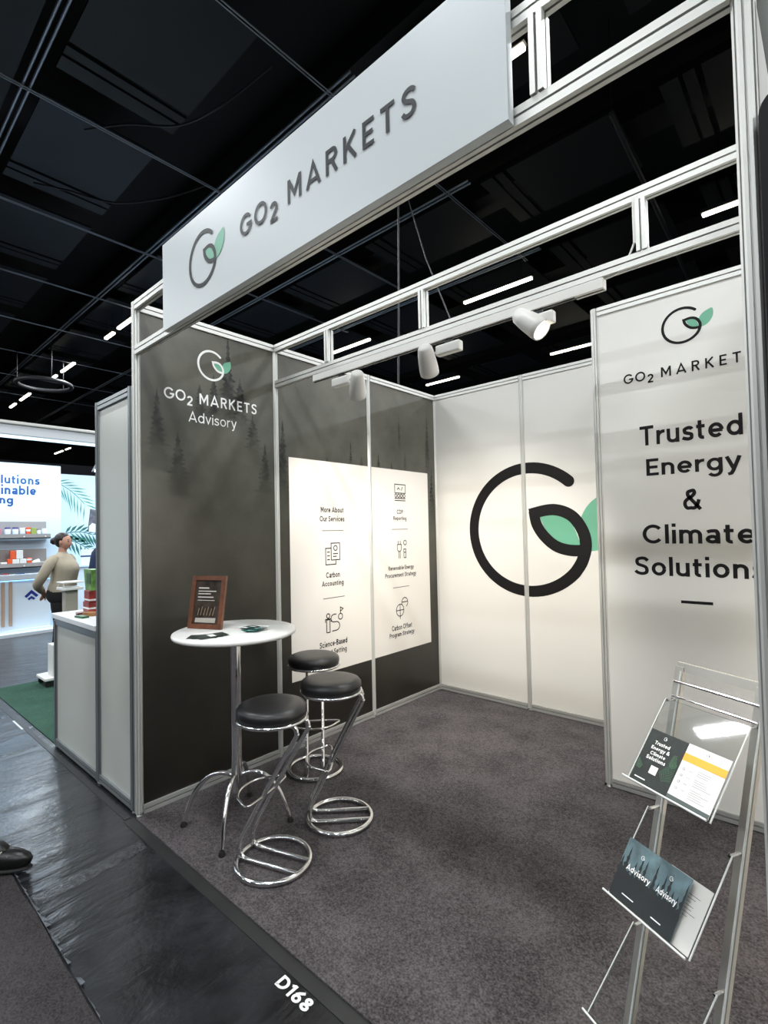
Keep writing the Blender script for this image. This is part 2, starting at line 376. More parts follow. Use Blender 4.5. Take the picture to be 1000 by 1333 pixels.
def carpet_material(name, rgb, var=.28, fine=260):
    m = bpy.data.materials.new(name); m.use_nodes = True; nt = m.node_tree; b = nt.nodes['Principled BSDF']
    N = nt.nodes.new; L = nt.links.new; c = lin(rgb); tc = N('ShaderNodeTexCoord')
    n1 = N('ShaderNodeTexNoise'); n1.inputs['Scale'].default_value = fine; n1.inputs['Detail'].default_value = 3
    n2 = N('ShaderNodeTexNoise'); n2.inputs['Scale'].default_value = 3.5; n2.inputs['Detail'].default_value = 6
    n3 = N('ShaderNodeTexNoise'); n3.inputs['Scale'].default_value = 55; n3.inputs['Detail'].default_value = 2
    for n in (n1, n2, n3): L(tc.outputs['Object'], n.inputs['Vector'])
    a = N('ShaderNodeMath'); a.operation = 'MULTIPLY_ADD'; a.inputs[1].default_value = .5; L(n1.outputs['Fac'], a.inputs[0])
    d = N('ShaderNodeMath'); d.operation = 'MULTIPLY_ADD'; d.inputs[1].default_value = .28; d.inputs[2].default_value = 0; L(n2.outputs['Fac'], d.inputs[0])
    d2 = N('ShaderNodeMath'); d2.operation = 'MULTIPLY_ADD'; d2.inputs[1].default_value = .22; L(n3.outputs['Fac'], d2.inputs[0]); L(d.outputs[0], d2.inputs[2])
    L(d2.outputs[0], a.inputs[2])
    r = N('ShaderNodeValToRGB'); r.color_ramp.elements[0].position = .38; r.color_ramp.elements[1].position = .62
    r.color_ramp.elements[0].color = (*[v*(1-var) for v in c], 1); r.color_ramp.elements[1].color = (*[v*(1+var) for v in c], 1)
    L(a.outputs[0], r.inputs[0]); L(r.outputs[0], b.inputs['Base Color'])
    b.inputs['Roughness'].default_value = .95; b.inputs['Specular IOR Level'].default_value = .15
    bp = N('ShaderNodeBump'); bp.inputs['Strength'].default_value = .5; bp.inputs['Distance'].default_value = .004
    L(n1.outputs['Fac'], bp.inputs['Height']); L(bp.outputs[0], b.inputs['Normal'])
    return m
CARPET = carpet_material('charcoal_carpet', (76,72,73), .62, 130)
CARPET2 = carpet_material('aisle_carpet', (60,57,58), .5, 130)
CARPETG = carpet_material('green_carpet', (50,78,66), .4)

def floor_material():
    """dark vinyl aisle floor under thin wrinkled protective film, scuffed"""
    m = bpy.data.materials.new('dark_filmed_floor'); m.use_nodes = True; nt = m.node_tree; b = nt.nodes['Principled BSDF']
    N = nt.nodes.new; L = nt.links.new; tc = N('ShaderNodeTexCoord')
    n = N('ShaderNodeTexNoise'); n.inputs['Scale'].default_value = 3; n.inputs['Detail'].default_value = 9; n.inputs['Roughness'].default_value = .65
    L(tc.outputs['Object'], n.inputs['Vector'])
    r = N('ShaderNodeValToRGB'); r.color_ramp.elements[0].position = .35; r.color_ramp.elements[0].color = (*lin((13,13,15)), 1)
    r.color_ramp.elements[1].position = .8; r.color_ramp.elements[1].color = (*lin((44,45,48)), 1); L(n.outputs['Fac'], r.inputs[0])
    L(r.outputs[0], b.inputs['Base Color'])
    rr = N('ShaderNodeMapRange'); rr.inputs[3].default_value = .18; rr.inputs[4].default_value = .5; L(n.outputs['Fac'], rr.inputs[0]); L(rr.outputs[0], b.inputs['Roughness'])
    mp = N('ShaderNodeMapping'); mp.inputs['Rotation'].default_value = (0,0,.35); mp.inputs['Scale'].default_value = (1.6, .45, 1); L(tc.outputs['Object'], mp.inputs[0])
    n2 = N('ShaderNodeTexNoise'); n2.inputs['Scale'].default_value = 5; n2.inputs['Detail'].default_value = 6; n2.inputs['Distortion'].default_value = .8; L(mp.outputs[0], n2.inputs['Vector'])
    n3 = N('ShaderNodeTexNoise'); n3.inputs['Scale'].default_value = 40; n3.inputs['Detail'].default_value = 5; L(tc.outputs['Object'], n3.inputs['Vector'])
    ad = N('ShaderNodeMath'); ad.operation = 'MULTIPLY_ADD'; ad.inputs[1].default_value = .12; L(n3.outputs['Fac'], ad.inputs[0]); L(n2.outputs['Fac'], ad.inputs[2])
    bp = N('ShaderNodeBump'); bp.inputs['Strength'].default_value = .5; bp.inputs['Distance'].default_value = .03
    L(ad.outputs[0], bp.inputs['Height']); L(bp.outputs[0], b.inputs['Normal'])
    b.inputs['Specular IOR Level'].default_value = .35; b.inputs['Coat Weight'].default_value = .5; b.inputs['Coat Roughness'].default_value = .17
    L(bp.outputs[0], b.inputs['Coat Normal'])
    return m
FLOOR = floor_material()

def acrylic():
    m = bpy.data.materials.new('clear_acrylic'); m.use_nodes = True; nt = m.node_tree
    for n in list(nt.nodes): nt.nodes.remove(n)
    o = nt.nodes.new('ShaderNodeOutputMaterial'); mx = nt.nodes.new('ShaderNodeMixShader'); fr = nt.nodes.new('ShaderNodeFresnel')
    fr.inputs[0].default_value = 1.45
    t = nt.nodes.new('ShaderNodeBsdfTransparent'); t.inputs[0].default_value = (.96,.97,.965,1)
    g = nt.nodes.new('ShaderNodeBsdfGlossy'); g.inputs['Roughness'].default_value = .03
    nt.links.new(fr.outputs[0], mx.inputs[0]); nt.links.new(t.outputs[0], mx.inputs[1]); nt.links.new(g.outputs[0], mx.inputs[2]); nt.links.new(mx.outputs[0], o.inputs[0])
    return m
ACRY = acrylic()
AEDGE = mat('acrylic_bright_edge', (225,228,224), .2)

# ------------------------------------------------------------------ setting: floor, ceiling
M().box((-40,-20,-.1), (15,30,0)).build('floor', FLOOR, kind='structure')
cp = empty('ceiling', kind='structure')
M().box((-40,-14,7.2), (12,24,7.3)).build('roof_deck', mat('black_roof', (7,7,9), .8), cp)
PAN = mat('ceiling_panel_grey', (30,37,46), .6, noise=(1.5, .15))
pm = M()
pm.box((0,0,0), (1.36,1.23,.03)); pm.box((1.42,0,.0), (1.53,1.23,.03)); pm.box((1.57,0,0), (1.75,1.23,.03))
first = None; PAN_SHADED = None
for i in range(-7, 3):
    for j in range(-3, 6):
        x = -.95+2.215*i; y = .452+2.29*j-.1
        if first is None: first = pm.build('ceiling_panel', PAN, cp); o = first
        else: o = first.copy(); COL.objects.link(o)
        # boards run from +x (wide) to -x (narrow)
        if i >= 0 and o.data.materials[0] is PAN:  # dimmer light over the right bay is put into a darker panel colour
            if PAN_SHADED is None: PAN_SHADED = o.data.copy(); PAN_SHADED.materials[0] = mat('ceiling_panel_shaded', (15,17,19), .6)
            o.data = PAN_SHADED
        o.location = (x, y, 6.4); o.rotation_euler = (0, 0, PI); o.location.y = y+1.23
PIPE = mat('ceiling_rail_metal', (168,176,190), .35, .3)
yb0, yb1 = -8.2, 6.6
for k in range(-7, 1):
    x = -.6-2.09*(-k) if k < 0 else -.6+2.09*k
    M().tube([(x-.015, yb0, 6), (x-.015, yb1, 6)], .007, 6).tube([(x+.015, yb0, 6), (x+.015, yb1, 6)], .007, 6).build('ceiling_rail', PIPE, cp)
for k in range(-4, 4):
    y = .092+2.115*k
    M().tube([(-22, y-.03, 6.03), (-.3, y-.03, 6.03)], .013, 6).tube([(-22, y+.03, 6.03), (-.3, y+.03, 6.03)], .013, 6).build('ceiling_rail', PIPE, cp)
for k in range(6):   # dark ducts behind the grid
    y = -3.2+2.9*k
    M().box((-22, y, 6.62), (6.5, y+.45, 6.95)).build('duct', mat('black_duct', (14,14,16), .6), cp)
# cables sagging between the rails
CB = mat('black_cable', (34,35,39), .5)
for n_, pts, lab in (('cable', [(-.9,1.7,6.15),(-1.4,1.45,5.9),(-2.0,1.3,5.95),(-2.55,1.0,6.1),(-3.1,.75,6.2)], 'thin black cable sagging below the ceiling grid above the white sign'),
                ('cable', [(-2.8,2.1,6.1),(-3.2,1.75,5.95),(-3.7,1.3,5.9),(-4.1,.9,6.05),(-4.5,.6,6.2)], 'second black cable sagging under the ceiling, left of the first'),
                ):
    tag(M().tube(smooth2(pts, 6), .012, 6).build(n_, CB), lab, 'cable')
tag(M().tube([(-.76,3.5,7.2),(-.83,3.5,4.4),(-.869,3.5,3.2)], .012, 6).build('hanging_cable', CB), 'vertical grey cable hanging from the ceiling behind the booth', 'cable')
tag(M().tube([(-1.14,3.55,7.2),(-.80,3.55,6.0),(-.45,3.55,4.8),(-.10,3.55,3.9)], .008, 6).build('hanging_cable', CB), 'slanting thin wire fanning out beside the vertical hanging cable', 'cable')
cd_ = thing('conduit', 'dark grey conduit running under the ceiling above the booth opening', 'pipe', (0,0,0))
for yy in (4.6, 9.0): M().tube([(1.34,yy,5.98),(1.34,yy,7.2)], .008, 5).build('hanger', CB, cd_)
(M().tube([(1.391,4.398,5.98),(1.36,5.2,5.98),(1.325,6.4,5.98),(1.2,9.5,5.98)], .03, 8).build('pipe', mat('dark_conduit', (52,54,58), .5), cd_))
rg = [( -10.55+.55*math.cos(a*PI/12), 2.3+.55*math.sin(a*PI/12), 5.2) for a in range(24)]
rt_ = thing('hanging_ring', 'dark circular truss ring hanging under the ceiling at the far left', 'ring', (-10.55,2.3,5.2))
M().tube([(p[0]+10.55, p[1]-2.3, 0) for p in rg], .05, 8, closed=True).build('ring', mat('dark_truss', (42,42,46), .5), rt_)
for a in (0, 8, 16): M().tube([(rg[a][0]+10.55, rg[a][1]-2.3, 0), (rg[a][0]+10.55, rg[a][1]-2.3, .9)], .01, 5).build('suspension_wire', BLK, rt_)
# visible tube lights
TL = mat('tube_glow', (255,252,235), .5, emit=((255,248,225), 6.0))
TH = mat('tube_housing', (60,60,62), .5)
tubes = [(-.35,1.08,3.05,6.0,'bright tube light seen between the white sign and the frame strut at upper right'),
 (-8.0,-6.6,2.98,6.0,'tube light touching the top left corner of the booth frame'),
 (-8.75,-8.25,3.0,6.0,'short tube light just left of the one touching the booth corner'),
 (-11.92,-10.9,3.05,6.0,'tube light above the dark hanging ring'),
 (-12.9,-12.3,3.05,6.0,'short tube light at the lower left end of the one above the ring'),
 (-15.86,-14.75,3.03,6.0,'tube light below and left of the hanging ring'),
 (-17.1,-16.4,3.03,6.0,'short tube light farthest left in the nearest row'),
 (-2.17,-.75,7.15,6.0,'long tube light in the upper middle of the booth opening'),
 (-5.94,-4.65,7.2,6.0,'tube light behind the first short strut of the inner frame'),
 (1.73,3.15,7.18,6.0,'tube light at the right beside the big near post'),
 (-5.97,-4.77,11.1,6.0,'tube light just above the back left corner of the booth'),
 (-2.18,-.80,11.2,6.0,'tube light just above the back wall next to the cabin panel'),
 (-26.7,-25.4,7.0,6.0,'faint far tube light below the bright beam, right of the pair'),
 (-25.0,-24.3,7.0,6.0,'faint far short lamp at the end of the far right tube'),
 (-37.5,-34.5,7.2,6.0,'faintest far tube light below the bright beam, on the left')]
for x0, x1, y, z, lab in tubes:
    t = thing('tube_light', lab, 'light', ((x0+x1)/2, y, z)); hl = (x1-x0)/2
    M().box((-hl,-.045,.0), (hl,.045,.05), .006).build('housing', TH, t)
    M().box((-hl+.02,-.035,-.045), (hl-.02,.035,0), .012).build('tube', TL, t)
    for s_ in (-.7, .7): M().tube([(hl*s_, 0, .05), (hl*s_, 0, 1.2)], .004, 5).build('suspension_wire', BLK, t)

# ------------------------------------------------------------------ booth floor
tag(M().box((.024,-.03,.0), (2.846,2.03,.010)).box((.024,2.03,.0), (1.885,2.972,.010)).build('booth_carpet', CARPET), 'charcoal carpet covering the floor of the white and dark booth', 'carpet')
TAPE = mat('dark_floor_tape', (36,36,36), .45, noise=(12, .15))
tag(M().box((-.0,-.086,.0), (4.2,-.03,.0035)).build('edge_tape', TAPE), 'dark tape strip along the front edge of the charcoal booth carpet', 'tape')
tag(M().box((-3.7,-.075,.0), (-.02,-.04,.003)).build('edge_tape', TAPE), 'dark tape strip along the front of the pale neighbouring counter', 'tape')
cm = M()
edge = [(-6.94,-.62)]+[(-6.9+.17*i, -.62+random.uniform(-.008,.008)) for i in range(1, 64)]+[(4.2,-.63)]
cm.extr([(4.2,-6),(4.2,-.63)]+edge[::-1][1:]+[(-6.94,-6)], (0,0,0), (0,0,.008), (1,0,0), (0,1,0))
tag(cm.build('aisle_carpet', CARPET2), 'dark grey aisle carpet in the bottom left corner', 'carpet')
fm = M()
for i in range(90):   # worn silvery tape edge between the aisle carpet and the film
    x = -2.6+i*.045; wd = random.choice((.003,.005,.008,.012,.02))*random.uniform(.6,1.2)
    fm.add([(x,-.612,.009),(x+.05,-.612,.009),(x+.045,-.612+wd,.004+random.uniform(0,.006)),(x+.005,-.612+wd*random.uniform(.5,1.1),.003)], [(0,1,2,3)])
fo = fm.build('frayed_tape', mat('scuffed_clear_tape', (92,96,100), .35, noise=(40, .5))); tag(fo, 'frayed shiny tape edge between aisle carpet and dark floor', 'tape')
# creased film joints lying across the dark floor strip
CF = mat('creased_film', (58,59,61), .25, noise=(30, .45), bump=(35, .8, .01))
for (x0, x1, lab) in ((.27,.36,'creased tape joint crossing the dark floor near the booth corner'),(-1.62,-1.56,'creased tape joint crossing the blue lit floor beside the counter'),(-2.6,-2.52,'far creased tape joint crossing the blue lit floor')):
    m_ = M(); n_ = 12
    vs = []
    for i in range(n_+1):
        y = -.60+i*(.50/n_)
        for k in range(4): vs.append((x0+(x1-x0)*k/3+random.uniform(-.006,.006)-.10*(y+.35), y, .001+.005*random.random()*(k in (1,2))))
    m_.add(vs, [(i*4+k, i*4+k+1, i*4+k+5, i*4+k+4) for i in range(n_) for k in range(3)], True)
    tag(m_.build('tape_joint', CF), lab, 'tape')
nb = thing('floor_number', 'white stand number D168 stuck on the dark floor', 'sign', (1.55,-.12,0))
text('D168', Plane((-1.55,.12,0),(1,0,0),(0,1,0),(0,0,1)), 1.467, 1.634, -.147, -.098, mat('white_vinyl', (240,240,236), .5), nb, bold=.2, h=.0015)
tag(M().box((-2.40,-.09,.0), (-2.10,-.04,.002)).build('floor_sticker', mat('pale_sticker', (190,196,200), .4)), 'small pale sticker on the blue lit floor', 'sticker')
tag(M().box((-3.66,.0,.0), (-.03,2.95,.008)).build('green_carpet', CARPETG), 'green carpet of the neighbouring stand', 'carpet')

# ------------------------------------------------------------------ profiles
def rail_profile(w, h):
    """extruded beam section with a groove in each long side and one below"""
    a, b, g, d = w/2, h/2, .0035, .012
    return [(-a,-b),(-g,-b),(-g,-b+d),(g,-b+d),(g,-b),(a,-b),(a,-g),(a-d,-g),(a-d,g),(a,g),(a,b),(-a,b),(-a,g),(-a+d,g),(-a+d,-g),(-a,-g)]
RP = rail_profile(.036, .05)
def post_profile(r=.0225):
    P = []
    for k in range(8):
        a = PI/4*k; t = Vector((-math.sin(a), math.cos(a))); n = Vector((math.cos(a), math.sin(a))); R0 = r*math.cos(PI/8)
        hw = r*math.sin(PI/8)
        for tt, dd in ((-hw,0),(-.0022,0),(-.0022,-.006),(.0022,-.006),(.0022,0)):
            v = n*(R0+dd)+t*tt; P.append((v.x, v.y))
    return P
PP = post_profile()
def beam(a, b, parent, name='beam', m=None, prof=RP):
    a, b = Vector(a), Vector(b); d = (b-a).normalized()
    if abs(d.z) > .9: ux, uy = Vector((1,0,0)), Vector((0,1,0))
    else: ux = Vector((0,0,1)).cross(d); uy = Vector((0,0,1))
    return M().extr(prof, a, b, ux, uy).build(name, m or ALU, parent)
def post(x, y, z1, parent, z0=.02, m=None):
    o = M().extr(PP, (x,y,z0), (x,y,z1), (1,0,0), (0,1,0)).lathe([(.014,0.0),(.016,.006),(.006,.008),(.006,z0+.004)], (x,y,0.0 if z0 < .1 else z0), 10).build('post', m or ALU, parent)
    return o
H = 2.975; PX = .957
# ------------------------------------------------------------------ left wall (dark forest print)
wl = empty('wall_left', kind='structure')
pan_l = []
for k in range(3):
    pz = M().box((-.004, k+.018, .05), (.006, k+.982, H-.04)).build('wall_panel', FOREST, wl); pan_l.append(pz)
    beam((0,k+.02,H-.025), (0,k+.98,H-.025), wl, 'top_beam')
    beam((0,k+.02,.035), (0,k+.98,.035), wl, 'base_beam', ALU2)
for k in range(4): post(0, k, H, wl)
# printed conifers
def conifer(m, pl, u, v0, h, w, seed):
    rnd = random.Random(seed); L_ = []; R_ = []; n = int(9+h*14)
    for i in range(n):
        t = i/n; ww = w*(1-t)*.5*(.75+.5*rnd.random())
        z = v0+h*t
        L_ += [(u-ww, z-.02*h*rnd.random()), (u-ww*.45, z+h*.4/n)]
        R_ += [(u+ww*(.8+.4*rnd.random()), z-.02*h*rnd.random()), (u+ww*.45, z+h*.4/n)]
    top = (u, v0+h)
    pts = L_+[top]+R_[::-1]
    N = len(L_)
    vs = [pl.P(p[0], p[1], .0006) for p in L_]+[pl.P(p[0], p[1], .0006) for p in R_]+[pl.P(top[0], top[1], .0006)]
    m.add(vs, [(i, i+1, N+i+1, N+i) for i in range(N-1)]+[(N-1, 2*N, 2*N-1)])
rnd = random.Random(3)
for k, sets in enumerate((
    [(.61,2.32,.62,.20,1),(.50,2.30,.36,.16,1),(.70,2.28,.40,.22,1),(.40,2.30,.28,.16,2),(.80,2.1,.35,.2,2),(.12,2.0,.5,.2,2),(.25,1.85,.4,.22,2),(.9,1.75,.5,.24,2)],
    [(1.06,1.75,.70,.20,1),(1.77,2.1,.27,.07,1),(1.5,2.1,.12,.08,2),(1.9,2.1,.16,.08,2)],
    [(2.12,2.1,.20,.08,1),(2.30,2.1,.14,.07,1),(2.50,2.1,.28,.06,2),(2.42,2.3,.42,.07,2),(2.86,1.9,.9,.16,2),(2.92,1.6,.7,.14,1)])):
    for i, (u, v, h, w_, c_) in enumerate(sets):
        m_ = M(); conifer(m_, LEFTP, u, v, h, w_, k*20+i)
        m_.v = [(p[0]+.00003*i, p[1], p[2]) for p in m_.v]
        m_.build('printed_tree', TREE1 if c_ == 1 else TREE2, pan_l[k])
m_ = M(); brandword(m_, LEFTP, .163, 2.443, .070, .398, .833); m_.build('lettering', WINK, pan_l[0])
text('Advisory', LEFTP, .322, .668, 2.300, 2.388, WINK, pan_l[0], bold=.11)
logo(LEFTP, .486, 2.712, .094, pan_l[0], WINK, GREEN, wd=.15)
# white poster field printed over panels two and three
PW = M().box((.0055,1.112,.50), (.0068,1.982,2.17)).build('white_print_field', WHITEP, pan_l[1])
PW2 = M().box((.0055,2.018,.50), (.0068,2.852,2.17)).build('white_print_field', WHITEP, pan_l[2])
PP1 = Plane((.0068,0,0),(0,1,0),(0,0,1),(1,0,0))
def tline(s, yc, half, z0, z1, par, b=.13): text(s, PP1, yc-half, yc+half, z0, z1, INK, par, bold=.18, h=.0005)
tline('More About', 1.547, .125, 1.762, 1.806, pan_l[1], .13); tline('Our Services', 1.545, .135, 1.690, 1.735, pan_l[1], .13)
tline('Carbon', 1.542, .075, 1.240, 1.285, pan_l[1], .13); tline('Accounting', 1.540, .118, 1.162, 1.218, pan_l[1], .13)
tline('Science-Based', 1.537, .150, .698, .745, pan_l[1], .13); tline('Target Setting', 1.535, .145, .618, .676, pan_l[1], .13)
tline('CDP', 2.407, .045, 1.760, 1.800, pan_l[2], .13); tline('Reporting', 2.405, .095, 1.690, 1.740, pan_l[2], .13)
tline('Renewable Energy', 2.411, .185, 1.232, 1.282, pan_l[2], .13); tline('Procurement Strategy', 2.405, .225, 1.165, 1.218, pan_l[2], .13)
tline('Carbon Offset', 2.403, .145, .695, .742, pan_l[2], .13); tline('Program Strategy', 2.403, .180, .622, .676, pan_l[2], .13)
for par, yc, zs in ((pan_l[1], 1.55, (1.616,1.079)), (pan_l[2], 2.403, (1.618,1.084))):
    m_ = M()
    for z in zs: ribbon(m_, PP1, [(yc-.118,z),(yc+.118,z)], .006, .0005)
    m_.build('divider_lines', INKS, par)
def icon(par, y, z, strokes, wd=.007):
    m_ = M()
    for s in strokes: ribbon(m_, PP1, [(y+p[0], z+p[1]) for p in s], wd*1.15, .0005)
    m_.build('icon', INK, par)
rc = lambda x0,y0,x1,y1: [(x0,y0),(x1,y0),(x1,y1),(x0,y1),(x0,y0+.0001)]
icon(pan_l[1], 1.546, 1.43, [rc(-.02,-.05,.075,.085),[(-.02,.045),(-.08,.045),(-.08,-.085),(.03,-.085),(.03,-.055)],arc(.028,.045,.02,0,360,10),[(.0,.0),(.055,.0)],[(.0,-.022),(.04,-.022)],[(-.065,.015),(-.035,.015)],[(-.065,-.015),(-.035,-.015)],[(-.065,-.045),(-.035,-.045)]])
icon(pan_l[1], 1.541, .90, [arc(-.06,.04,.018,0,360,10),[(-.09,-.01),(-.09,.015),(-.03,.015),(-.03,-.01)],rc(-.078,-.09,-.042,.01),[(-.02,-.085),(.02,-.085)]+arc(.03,-.05,.034,-90,90,8)+arc(.0,.015,.03,-90,-270,8)+[(.03,.045)],arc(.075,.02,.024,0,360,10),[(.075,.045),(.075,.095),(.105,.08),(.075,.06)]])
icon(pan_l[2], 2.413, 1.955, [rc(-.075,.0,.08,.08),[(-.04,.03),(-.02,.05),(.0,.03)],[(.02,.025),(.04,.06)],arc(-.06,-.025,.016,0,360,8),arc(-.02,-.025,.016,0,360,8),arc(.02,-.025,.016,0,360,8),arc(.06,-.025,.016,0,360,8),[(-.08,-.07),(.08,-.07)],[(-.08,-.05),(.08,-.05)]])
icon(pan_l[2], 2.417, 1.432, [[(-.06,.045),(-.06,.01)]+arc(-.03,.01,.03,180,360,8)+[(0,.045),(-.06,.045)],[(-.045,.05),(-.045,.08)],[(-.015,.05),(-.015,.08)],[(-.04,-.02),(-.04,-.085)],[(-.02,-.02),(-.02,-.085)],rc(.035,-.08,.065,.0),arc(.055,.06,.022,0,360,8),[(.035,-.03),(.065,-.03)]])
icon(pan_l[2], 2.409, .892, [arc(-.03,-.02,.055,0,360,14),[(-.08,-.02),(.02,-.02)],[(-.03,.03),(-.03,-.07)],arc(.04,.045,.045,-60,200,10),[(0,.05),(.08,.05)],[(-.03,-.075),(-.03,-.1)]])

# ------------------------------------------------------------------ back wall
wb = empty('wall_back', kind='structure')
for k in range(3):
    M().box((PX*k+.018, 2.994, .05), (PX*(k+1)-.018, 3.004, H-.04)).build('wall_panel', WHITE, wb)
    beam((PX*k+.02,3,H-.025), (PX*(k+1)-.02,3,H-.025), wb, 'top_beam')
    beam((PX*k+.02,3,.035), (PX*(k+1)-.02,3,.035), wb, 'base_beam', ALU2)
    post(PX*(k+1), 3, H, wb)
logo(BACKP, .985, 1.592, .545, wb, INK, GREEN, wd=.178)
# ------------------------------------------------------------------ cabin at the back right (front and side)
XC = 1.912; YC = 2.06; XR = 2.872
wc = empty('wall_right', kind='structure')
pc = M().box((XC+.018, YC-.006, .05), (XR-.018, YC+.004, H-.04)).build('wall_panel', WHITE, wc)
beam((XC+.02,YC,H-.025), (XR-.02,YC,H-.025), wc, 'top_beam'); beam((XC+.02,YC,.035), (XR-.02,YC,.035), wc, 'base_beam', ALU2)
post(XC, YC, H, wc); post(XR, YC, H, wc)
M().box((XC-.005, YC+.018, .05), (XC+.005, 2.982, H-.04)).build('wall_panel', WHITE, wc)
beam((XC,YC+.02,H-.025), (XC,2.98,H-.025), wc, 'top_beam'); beam((XC,YC+.02,.035), (XC,2.98,.035), wc, 'base_beam', ALU2)
for k in range(2):
    M().box((XR-.005, .02+k*1.02+.018, .05), (XR+.005, .02+(k+1)*1.02-.018, H-.04)).build('wall_panel', WHITE, wc)
    beam((XR,.04+k*1.02,H-.025), (XR,1.02*(k+1),H-.025), wc, 'top_beam'); beam((XR,.04+k*1.02,.035), (XR,1.02*(k+1),.035), wc, 'base_beam', ALU2)
m_ = M(); brandword(m_, CABP, 2.073, 2.462, .058, 2.275, 2.715); m_.build('lettering', INK, pc)
logo(CABP, 2.388, 2.735, .097, pc, INK, GREEN, wd=.15)
text('Trusted', CABP, 2.151, 2.649, 2.076, 2.192, INK, pc, bold=.165)
text('Energy', CABP, 2.180, 2.634, 1.862, 1.995, INK, pc, bold=.165)
text('&', CABP, 2.363, 2.452, 1.688, 1.802, INK, pc, bold=.165)
text('Climate', CABP, 2.148, 2.685, 1.497, 1.612, INK, pc, bold=.165)
text('Solutions', CABP, 2.100, 2.722, 1.311, 1.424, INK, pc, bold=.165)
M().box((2.334, 2.0525, 1.160), (2.486, 2.054, 1.176)).build('dash', INK, pc)

# ------------------------------------------------------------------ overhead frames
f1 = thing('front_frame', 'aluminium double beam frame carrying the white sign over the booth front', 'frame', (0,0,0))
post(XR+.020, -.0, H, f1)
beam((.02,-.0,H-.025), (XR+.008,-.0,H-.025), f1); beam((.02,0,2.685), (XR+.008,0,2.685), f1)
for x in (PX*.5+.0, 1.43, 2.47): beam((x,0,2.712), (x,0,H-.052), f1, 'strut')
f2 = thing('inner_frame', 'aluminium double beam frame crossing the booth with the light track below', 'frame', (0,1,0))
beam((.02,0,H-.025), (XR-.02,0,H-.025), f2); beam((.02,0,2.685), (XR-.02,0,2.685), f2)
for x in (.585, 1.355, 2.455): beam((x,0,2.712), (x,0,H-.052), f2, 'strut')
M().box((2.425,-.02,2.75),(2.445,-.012,2.94)).build('junction_box', PLW, f2)
M().tube(smooth2([(2.30,0,2.652),(2.36,-.005,2.66),(2.40,-.01,2.70),(2.435,-.015,2.77)],5), .004, 6).build('power_cable', PLW, f2)

# ------------------------------------------------------------------ fascia sign
fs = thing('fascia_sign', 'long white sign board with green leaf logo and grey brand lettering above the booth front', 'sign', (.46,-.04,2.66))
SIGN = mat('sign_board', (210,216,217), .3, noise=(1.2, .02))
M().box((0,-.012,0), (1.945,.018,.452), .001).build('board', SIGN, fs)
FP = Plane((-.46,-.013,-2.66),(1,0,0),(0,0,1),(0,-1,0))
m_ = M(); brandword(m_, FP, 1.178, 2.850, .091, 1.499, 2.112); m_.build('lettering', mat('charcoal_letters', (46,48,50), .5, spec=.3), fs)
logo(FP, .868, 2.886, .122, fs, mat('dark_green_ink', (22,30,30), .5, spec=.25), GREEN, wd=.15, sx=.98)

# ------------------------------------------------------------------ light track and spots
tr = thing('light_track', 'white power track under the inner frame beam', 'light track', (.44,1,2.61))
M().box((0,-.018,.004), (1.86,.018,.048), .002).build('track_rail', PLW, tr)
M().box((0,-.006,0), (1.86,.006,.006)).build('track_slot', BLK, tr)
M().box((1.74,-.022,.0), (1.865,.022,.046), .003).build('feed_connector', PLW, tr)
LENS = mat('lamp_glow', (255,250,240), .3, emit=((255,244,225), 14))
def spotlight(p, aim, label, boxside):
    t = thing('track_spotlight', label, 'spotlight', (p[0], p[1], 2.61), group=None)
    o = Vector((p[0], p[1], 2.61)); c = Vector(p)-o; d = (Vector(aim)-Vector(p)).normalized()
    prof = [(.012,-.10),(.030,-.098),(.039,-.085),(.046,-.04),(.050,.0),(.053,.04),(.052,.068),(.047,.072),(.044,.066)]
    M().lathe(prof, c, 28, tuple(d)).build('lamp_head', PLW, t)
    M().lathe([(.0005,.0),(.043,.0)], c+d*.067, 24, tuple(d), cap=False).build('lens', LENS, t)
    bx = boxside
    M().box((bx-.075,-.022,-.075), (bx+.075,.022,-.02), .008).build('driver_box', PLW, t)
    M().box((bx-.02,-.012,-.022), (bx+.02,.012,-.002), .003).build('track_adapter', BLK, t)
    M().tube([(bx+(-.07 if bx > 0 else .07),0,-.05), (0,0,-.045), tuple(c-d*.04)], .006, 8).build('arm', ALU, t)
    return t
spotlight(SPOTS[0][0], SPOTS[0][1], 'white track spotlight over the dark wall, nearest the left wall', -.14)
spotlight(SPOTS[1][0], SPOTS[1][1], 'white track spotlight in the middle of the track, pointing away', .14)
spotlight(SPOTS[2][0], SPOTS[2][1], 'white track spotlight with its bright lens turned to the viewer', .035)

# ------------------------------------------------------------------ display screen on the right, beside the near post
tv = thing('display_screen', 'black screen with rounded corner at the right edge beside the near post', 'screen', (2.911,-.048,1.15))
m_ = M(); cr = [(.0,.0),(.9,.0),(.9,1.27)]+[(.045-.045*math.sin(a*PI/12), 1.225+.045*math.cos(a*PI/12)) for a in range(7)]
m_.extr(cr, (0,0,0), (0,.035,0), (1,0,0), (0,0,1)); m_.build('screen_body', mat('screen_black', (8,8,9), .5, spec=.2), tv)
m_ = M(); m_.extr([(.001,1.48),(.016,1.31),(.24,.6),(.24,.2),(.001,.2)], (0,.036,0), (0,.046,0), (1,0,0), (0,0,1)); m_.build('mounting_plate', PLW, tv)
M().box((.001,.047,.1), (.60,.062,1.80)).build('back_board', mat('board_grey', (118,121,116), .6), tv)
M().box((.3,.02,-1.15), (.36,.046,.1)).build('stand_leg', BLK, tv); M().box((.1,-.2,-1.15), (.56,.25,-1.13)).build('stand_foot', BLK, tv)

